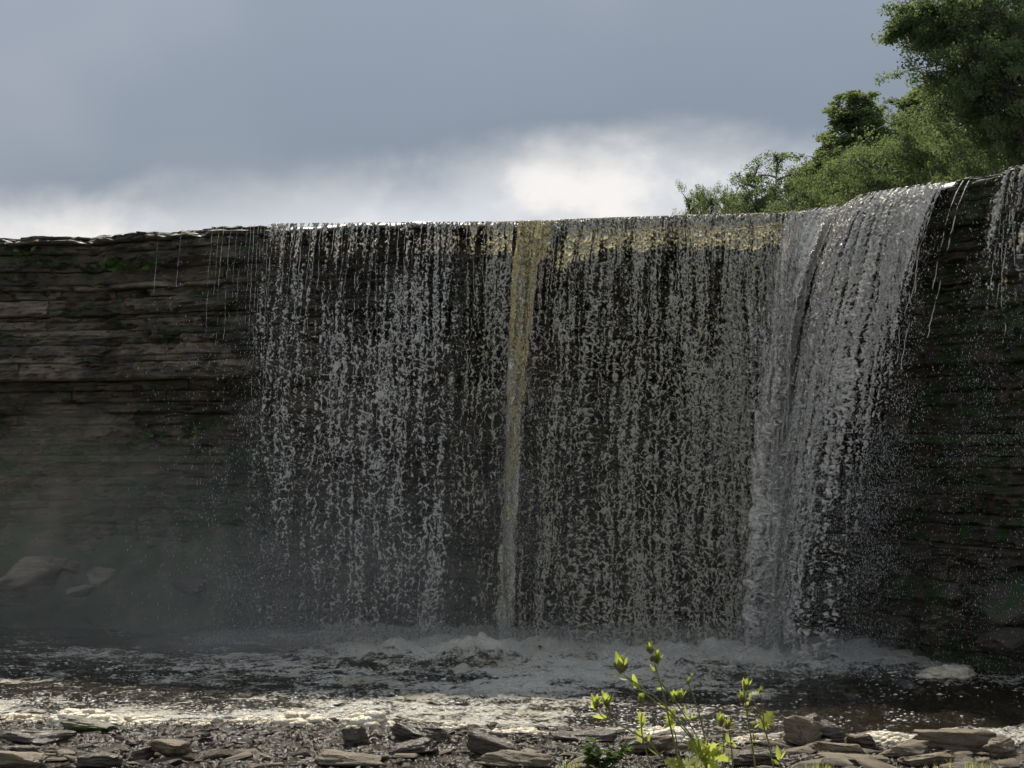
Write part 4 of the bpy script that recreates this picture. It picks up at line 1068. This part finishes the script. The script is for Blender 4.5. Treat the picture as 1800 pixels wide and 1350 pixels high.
def herb(label, Y, base, stems, heads, leaves, seed):
    """stems: polylines in photo pixels; heads: (px, py, size px); leaves: (px, py, angle deg from right, length px)"""
    g = random.Random(seed); gn = np.random.default_rng(seed)
    b = at(base[0], base[1], Y); zb = float(shore_z(b.x, Y)); b.z = min(b.z, zb)
    root = thing('thistle_plant', label, 'plant', b, 'pale thistle plants at the shore')
    dep = g.uniform(-0.12, 0.12)
    loc = lambda px, py, k=0.0: at(px, py, Y + k) - b
    for i, (pl, r0) in enumerate(stems):
        pts_ = [np.array(loc(*p_, k=g.uniform(-.03, .03))) for p_ in pl]
        if i == 0: pts_ = [np.array((pts_[0][0] * 0.6, 0, 0.0)) if pts_[0][2] > 0 else pts_[0]] + pts_ if pl[0][1] < 1340 else [np.array([pts_[0][0], 0, min(0, pts_[0][2] - 0.12)])] + pts_
        t = np.linspace(0, 1, len(pts_)); tt = np.linspace(0, 1, 5 * len(pts_)); arr = np.array(pts_)
        sm_ = np.stack([np.interp(tt, t, arr[:, c_]) for c_ in range(3)], -1)
        for _ in range(3): sm_[1:-1] = (sm_[:-2] + 2 * sm_[1:-1] + sm_[2:]) / 4
        link('stem', mesh_np('stem', *tube(sm_, np.linspace(r0, r0 * 0.65, len(sm_)) * 1.2, 6), M['stem']), root)
    for px, py, size in heads:
        c_ = loc(px, py + size * 0.30, g.uniform(-0.04, 0.04)); sz = size * PX
        hd = link('flower_head', g.choice(HEADS), root); hd.location = c_; k_ = sz / 0.15
        hd.scale = (k_, k_, k_); hd.rotation_euler = (g.uniform(-.2, .2), g.uniform(-.3, .3), g.uniform(0, 6))
        if size > 20:
            for q in range(2):
                h2 = link('flower_head', g.choice(HEADS), root); h2.location = c_ + Vector((g.uniform(-.3, .3), g.uniform(-.3, .3), g.uniform(0.05, 0.3))) * sz
                h2.scale = (k_ * .8,) * 3; h2.rotation_euler = (g.uniform(-.3, .3), g.uniform(-.5, .5), 0)
        for q in range(12 if size > 14 else 6):
            a = q * 2.4 + g.uniform(-.3, .3); el_ = g.uniform(0.7, 2.6)
            place_leaf(BR, root, c_ + Vector((0, 0, g.uniform(-0.12, 0.15) * sz)), (math.cos(a), math.sin(a), el_), sz * g.uniform(0.55, 1.05), g.uniform(-.5, .5), g, 'bract')
    for px, py, ang, ln in leaves:
        yaw = g.uniform(-0.7, 0.7)
        d = (math.cos(R(ang)) , math.sin(yaw) * 0.6, math.sin(R(ang)))
        place_leaf(BROAD if ln > 24 else BR, root, loc(px - math.cos(R(ang)) * ln * 0.5, py + math.sin(R(ang)) * ln * 0.5), d, ln * PX * 1.08, g.uniform(-1.2, 1.2), g)
herb('thistle bent far over the bush, pale flower cluster at its outer end', 14.5, (1180, 1352),
     [([(1180, 1352), (1160, 1328), (1141, 1304), (1105, 1282), (1066, 1263), (1066, 1244)], 0.010), ([(1068, 1264), (1056, 1258), (1049, 1246)], 0.006), ([(1123, 1285), (1112, 1272), (1101, 1258)], 0.004)],
     [(1048, 1238, 24), (1067, 1234, 26)], [(1056, 1262, 185, 24), (1062, 1266, 230, 16), (1142, 1296, 80, 16), (1150, 1326, 160, 24)], 1)
herb('short upright thistle with one bud between the bent thistle and tallest one', 14.6, (1146, 1352),
     [([(1146, 1350), (1132, 1310), (1127, 1280), (1127, 1245)], 0.008)], [(1127, 1231, 20)], [(1128, 1264, 95, 26), (1126, 1292, 265, 26), (1131, 1270, 60, 14)], 2)
herb('thistle with twin parallel stems and the largest brown flower cluster', 14.4, (1245, 1352),
     [([(1245, 1350), (1225, 1305), (1190, 1262), (1150, 1222), (1098, 1188)], 0.010), ([(1240, 1346), (1218, 1300), (1180, 1258), (1140, 1224), (1096, 1186)], 0.008)],
     [(1091, 1172, 34)], [(1080, 1190, 190, 16), (1095, 1196, 330, 14), (1117, 1198, 95, 24), (1120, 1208, 300, 16), (1100, 1176, 70, 18)], 3)
herb('tallest thistle, brown tipped buds at the top of a straight stem', 14.6, (1198, 1352),
     [([(1198, 1350), (1188, 1318), (1178, 1275), (1168, 1225), (1152, 1172), (1147, 1152)], 0.010), ([(1202, 1350), (1192, 1318), (1186, 1285)], 0.008), ([(1157, 1195), (1178, 1220), (1200, 1252), (1220, 1285), (1250, 1345)], 0.008)],
     [(1143, 1142, 22), (1155, 1158, 24), (1184, 1226, 18), (1195, 1224, 22), (1217, 1264, 11)],
     [(1146, 1174, 130, 14), (1157, 1172, 260, 14), (1162, 1211, 200, 14), (1170, 1246, 170, 24), (1178, 1262, 260, 26), (1184, 1256, 70, 20), (1202, 1248, 110, 18), (1176, 1274, 230, 20), (1183, 1276, 280, 18), (1206, 1262, 330, 14)], 4)
herb('thistle with a single small leafy bud on a bare stem', 14.7, (1246, 1352),
     [([(1246, 1350), (1240, 1300), (1228, 1250), (1212, 1206), (1208, 1196)], 0.009), ([(1210, 1202), (1206, 1196), (1203, 1189)], 0.004), ([(1210, 1202), (1214, 1194), (1216, 1188)], 0.004)],
     [(1209, 1199, 14), (1216, 1187, 7)], [(1210, 1198, 60, 14)], 5)
herb('short thistle with a wide double flower cluster in front of the wet slab', 14.5, (1280, 1352),
     [([(1273, 1350), (1272, 1315), (1271, 1282)], 0.008), ([(1288, 1350), (1286, 1315), (1282, 1284)], 0.008)],
     [(1266, 1270, 24), (1279, 1276, 20)], [(1283, 1277, 10, 20), (1281, 1308, 20, 22), (1270, 1317, 150, 22), (1278, 1300, 110, 20), (1289, 1310, 300, 16)], 6)
herb('tall thistle with buds stacked along its upper stem, next to the lone big leaf', 14.6, (1328, 1352),
     [([(1328, 1350), (1321, 1300), (1313, 1255), (1308, 1215)], 0.009), ([(1324, 1300), (1324, 1280), (1322, 1270)], 0.005)],
     [(1310, 1207, 24), (1303, 1228, 22), (1312, 1241, 14), (1322, 1274, 11)], [(1317, 1253, 20, 16), (1326, 1304, 40, 18), (1320, 1225, 70, 14), (1332, 1277, 20, 12)], 7)
herb('tall forked thistle with one large jagged leaf on its outer side', 14.7, (1360, 1352),
     [([(1360, 1350), (1352, 1308), (1341, 1270), (1322, 1226)], 0.009), ([(1343, 1274), (1341, 1250), (1337, 1218)], 0.007)],
     [(1337, 1214, 14)], [(1329, 1218, 20, 26), (1348, 1266, 50, 36), (1344, 1276, 100, 18)], 8)
herb('low rosette of broad jagged pale leaves under the tall thistles', 14.3, (1240, 1356),
     [([(1240, 1352), (1242, 1335)], 0.010)], [],
     [(1228, 1314, 160, 40), (1245, 1318, 40, 36), (1262, 1330, 350, 44), (1222, 1338, 200, 40), (1250, 1342, 330, 40), (1205, 1342, 170, 36), (1185, 1344, 150, 34), (1262, 1318, 60, 30), (1235, 1330, 110, 34)], 9)
herb('small seedling with two upright leaves beside the forked thistle', 14.6, (1372, 1354),
     [([(1371, 1350), (1370, 1335)], 0.006)], [], [(1369, 1324, 95, 24), (1377, 1331, 40, 20), (1362, 1340, 150, 16)], 10)
# leafy bush
g = random.Random(3)
nb = thing('nettle_bush', 'dense low bush of dark green toothed leaves at the foot of the leaning thistle', 'bush', at(1060, 1362, 14.9))
nb.location.z = float(shore_z(nb.location.x, 14.9)) - 0.02
for i in range(16):
    e = Vector((g.uniform(-.30, .30), g.uniform(-.2, .2), g.uniform(0.16, 0.40)))
    link('stem', mesh_np('stem', *tube([(e.x * .2, e.y * .2, 0), (e.x * .6, e.y * .6, e.z * .6), e[:]], [0.006, 0.005, 0.003], 5), M['stem']), nb)
    for k_ in range(9):
        t = g.uniform(0.35, 1.0); a = g.uniform(0, 6.28)
        place_leaf(NET, nb, Vector((e.x * t, e.y * t, e.z * t)), (math.cos(a), math.sin(a), g.uniform(-0.3, 0.6)), g.uniform(0.07, 0.14), g.uniform(-.6, .6), g)
# grass tufts
def tuft(px, Y, label, n_, h, seed):
    g = random.Random(seed); b = at(px, 1350, Y); b.z = float(shore_z(b.x, Y)) - 0.02
    vs = []
    for i in range(n_):
        a = g.uniform(0, 6.28); L = h * g.uniform(0.5, 1.1); bend = g.uniform(0.1, 0.6); x0, y0 = g.uniform(-.14, .14), g.uniform(-.08, .08)
        wv = Vector((-math.sin(a), math.cos(a), 0)) * g.uniform(0.003, 0.006); rows_ = []
        for t in np.linspace(0, 1, 6):
            c_ = Vector((x0 + math.cos(a) * bend * L * t * t, y0 + math.sin(a) * bend * L * t * t, L * t * (1 - 0.3 * bend * t)))
            k_ = 1 - t * 0.92; rows_ += [(c_ - wv * k_)[:], (c_ + wv * k_)[:]]
        vs.append((np.array(rows_), grid_faces(6, 2)))
    v, f = merge(vs)
    t = thing('grass_tuft', label, 'grass', b, 'grass tufts among the stones')
    link('blades', mesh_np('blades', v, f, M['herb'], attrs={'tint': np.random.default_rng(seed).random(len(v))}), t, kind='stuff')
tuft(1722, 14.9, 'bright grass tuft in front of the long tan boulder', 70, 0.22, 1)
tuft(1440, 14.9, 'short grass tuft at the bottom beside the small seedling', 70, 0.14, 2)
tuft(1655, 15.0, 'thin upright grass tuft on the pale slab at the bottom', 26, 0.22, 3)
tuft(1230, 14.9, 'grass tuft half hidden under the broad thistle leaves', 60, 0.2, 4)
tuft(600, 15.0, 'small grass tuft on the wide flat slab', 30, 0.10, 5)
tuft(1000, 15.0, 'small grass tuft at the near side of the leafy bush', 40, 0.14, 6)
# leafy clumps clinging to the cliff
def ledge_plant(px, py, wpx, hpx, n_, size, seed, label):
    g = random.Random(seed); u = px; Y = float(np.interp(px, _ud, _Yd)); Y += -0.08 - float(cliff_profile(s_of(px), CAMZ + (HOR - py) * Y / F))
    b = at(px, py, Y); t = thing('ledge_plant', label, 'plant', b, 'leafy plants clinging to the cliff')
    for i in range(n_):
        x, z_ = g.gauss(0, 0.32) * wpx * Y / F, g.gauss(0, 0.3) * hpx * Y / F
        sp_ = float(s_of(px)) + x; zz_ = b.z + z_
        q = Vector(P(sp_, float(cliff_profile(sp_, zz_)) + g.uniform(0.02, 0.14), zz_)) - b
        place_leaf(LED, t, q, (g.uniform(-1, 1), -0.6, g.uniform(-0.8, 0.5)), size * g.uniform(0.7, 1.3), g.uniform(-.6, .6), g)
ledge_plant(215, 464, 110, 24, 46, 0.16, 1, 'row of round green leaves high on the bare cliff under the lip')
ledge_plant(225, 766, 80, 44, 34, 0.15, 2, 'leafy green clump halfway down the bare cliff')
ledge_plant(325, 758, 60, 36, 24, 0.13, 3, 'smaller leafy clump halfway down, nearer the curtain')
ledge_plant(40, 452, 90, 40, 26, 0.12, 4, 'dull small leaved plants high on the cliff near the picture edge')

# ------------------------------------------------------------------ mist hanging over the foot of the falls
def mist_mat(name, den):
    m, n, out = mat(name)
    pvn = n.node('ShaderNodeVolumePrincipled')
    pvn.inputs['Color'].default_value = (0.95, 0.925, 0.88, 1); pvn.inputs['Anisotropy'].default_value = 0.3
    pvn.inputs['Density'].default_value = den
    n.l.new(pvn.outputs[0], out.inputs['Volume'])
    return m
mist = link('mist', None, kind='stuff', label='pale mist hanging over the pool at the foot of the falls', category='mist')
banks = [((-1.5, 25.0, 0.0), (4.6, 0.9, 0.45), 0.14), ((2.6, 24.2, 0.0), (4.2, 1.2, 0.6), 0.12), ((-3.6, 25.4, 0.0), (3.4, 0.7, 0.35), 0.2), ((4.6, 22.2, 0.0), (2.6, 0.9, 0.4), 0.09)]
banks.append(((-0.5, 24.6, 0.3), (8.5, 1.3, 4.2), 0.026))
gm = random.Random(4)
for q in range(6):
    banks.append(((gm.uniform(-8.5, 1.0), gm.uniform(24.0, 25.8), gm.uniform(0, 0.9)), (gm.uniform(3.5, 5.5), gm.uniform(1.5, 2.4), (1.0, 1.5, 2.0, 2.4, 2.8, 3.3)[q]), 0.018))
for i, (c, r3, den) in enumerate(banks):
    bm = bmesh.new(); bmesh.ops.create_icosphere(bm, subdivisions=4, radius=1)
    for v_ in bm.verts:
        q = v_.co; k_ = 0.85 + 0.35 * float(fbm(q.x * 1.8 + i, q.y * 1.8, q.z * 1.8 + 5, 40 + i, 3))
        v_.co = (c[0] + q.x * r3[0] * k_, c[1] + q.y * r3[1] * k_, max(-0.3, c[2] + q.z * r3[2] * k_))
    me = bpy.data.meshes.new('mist_bank'); bm.to_mesh(me); bm.free(); me.materials.append(mist_mat('mist_%d' % i, den))
    link('mist_bank', me, mist)
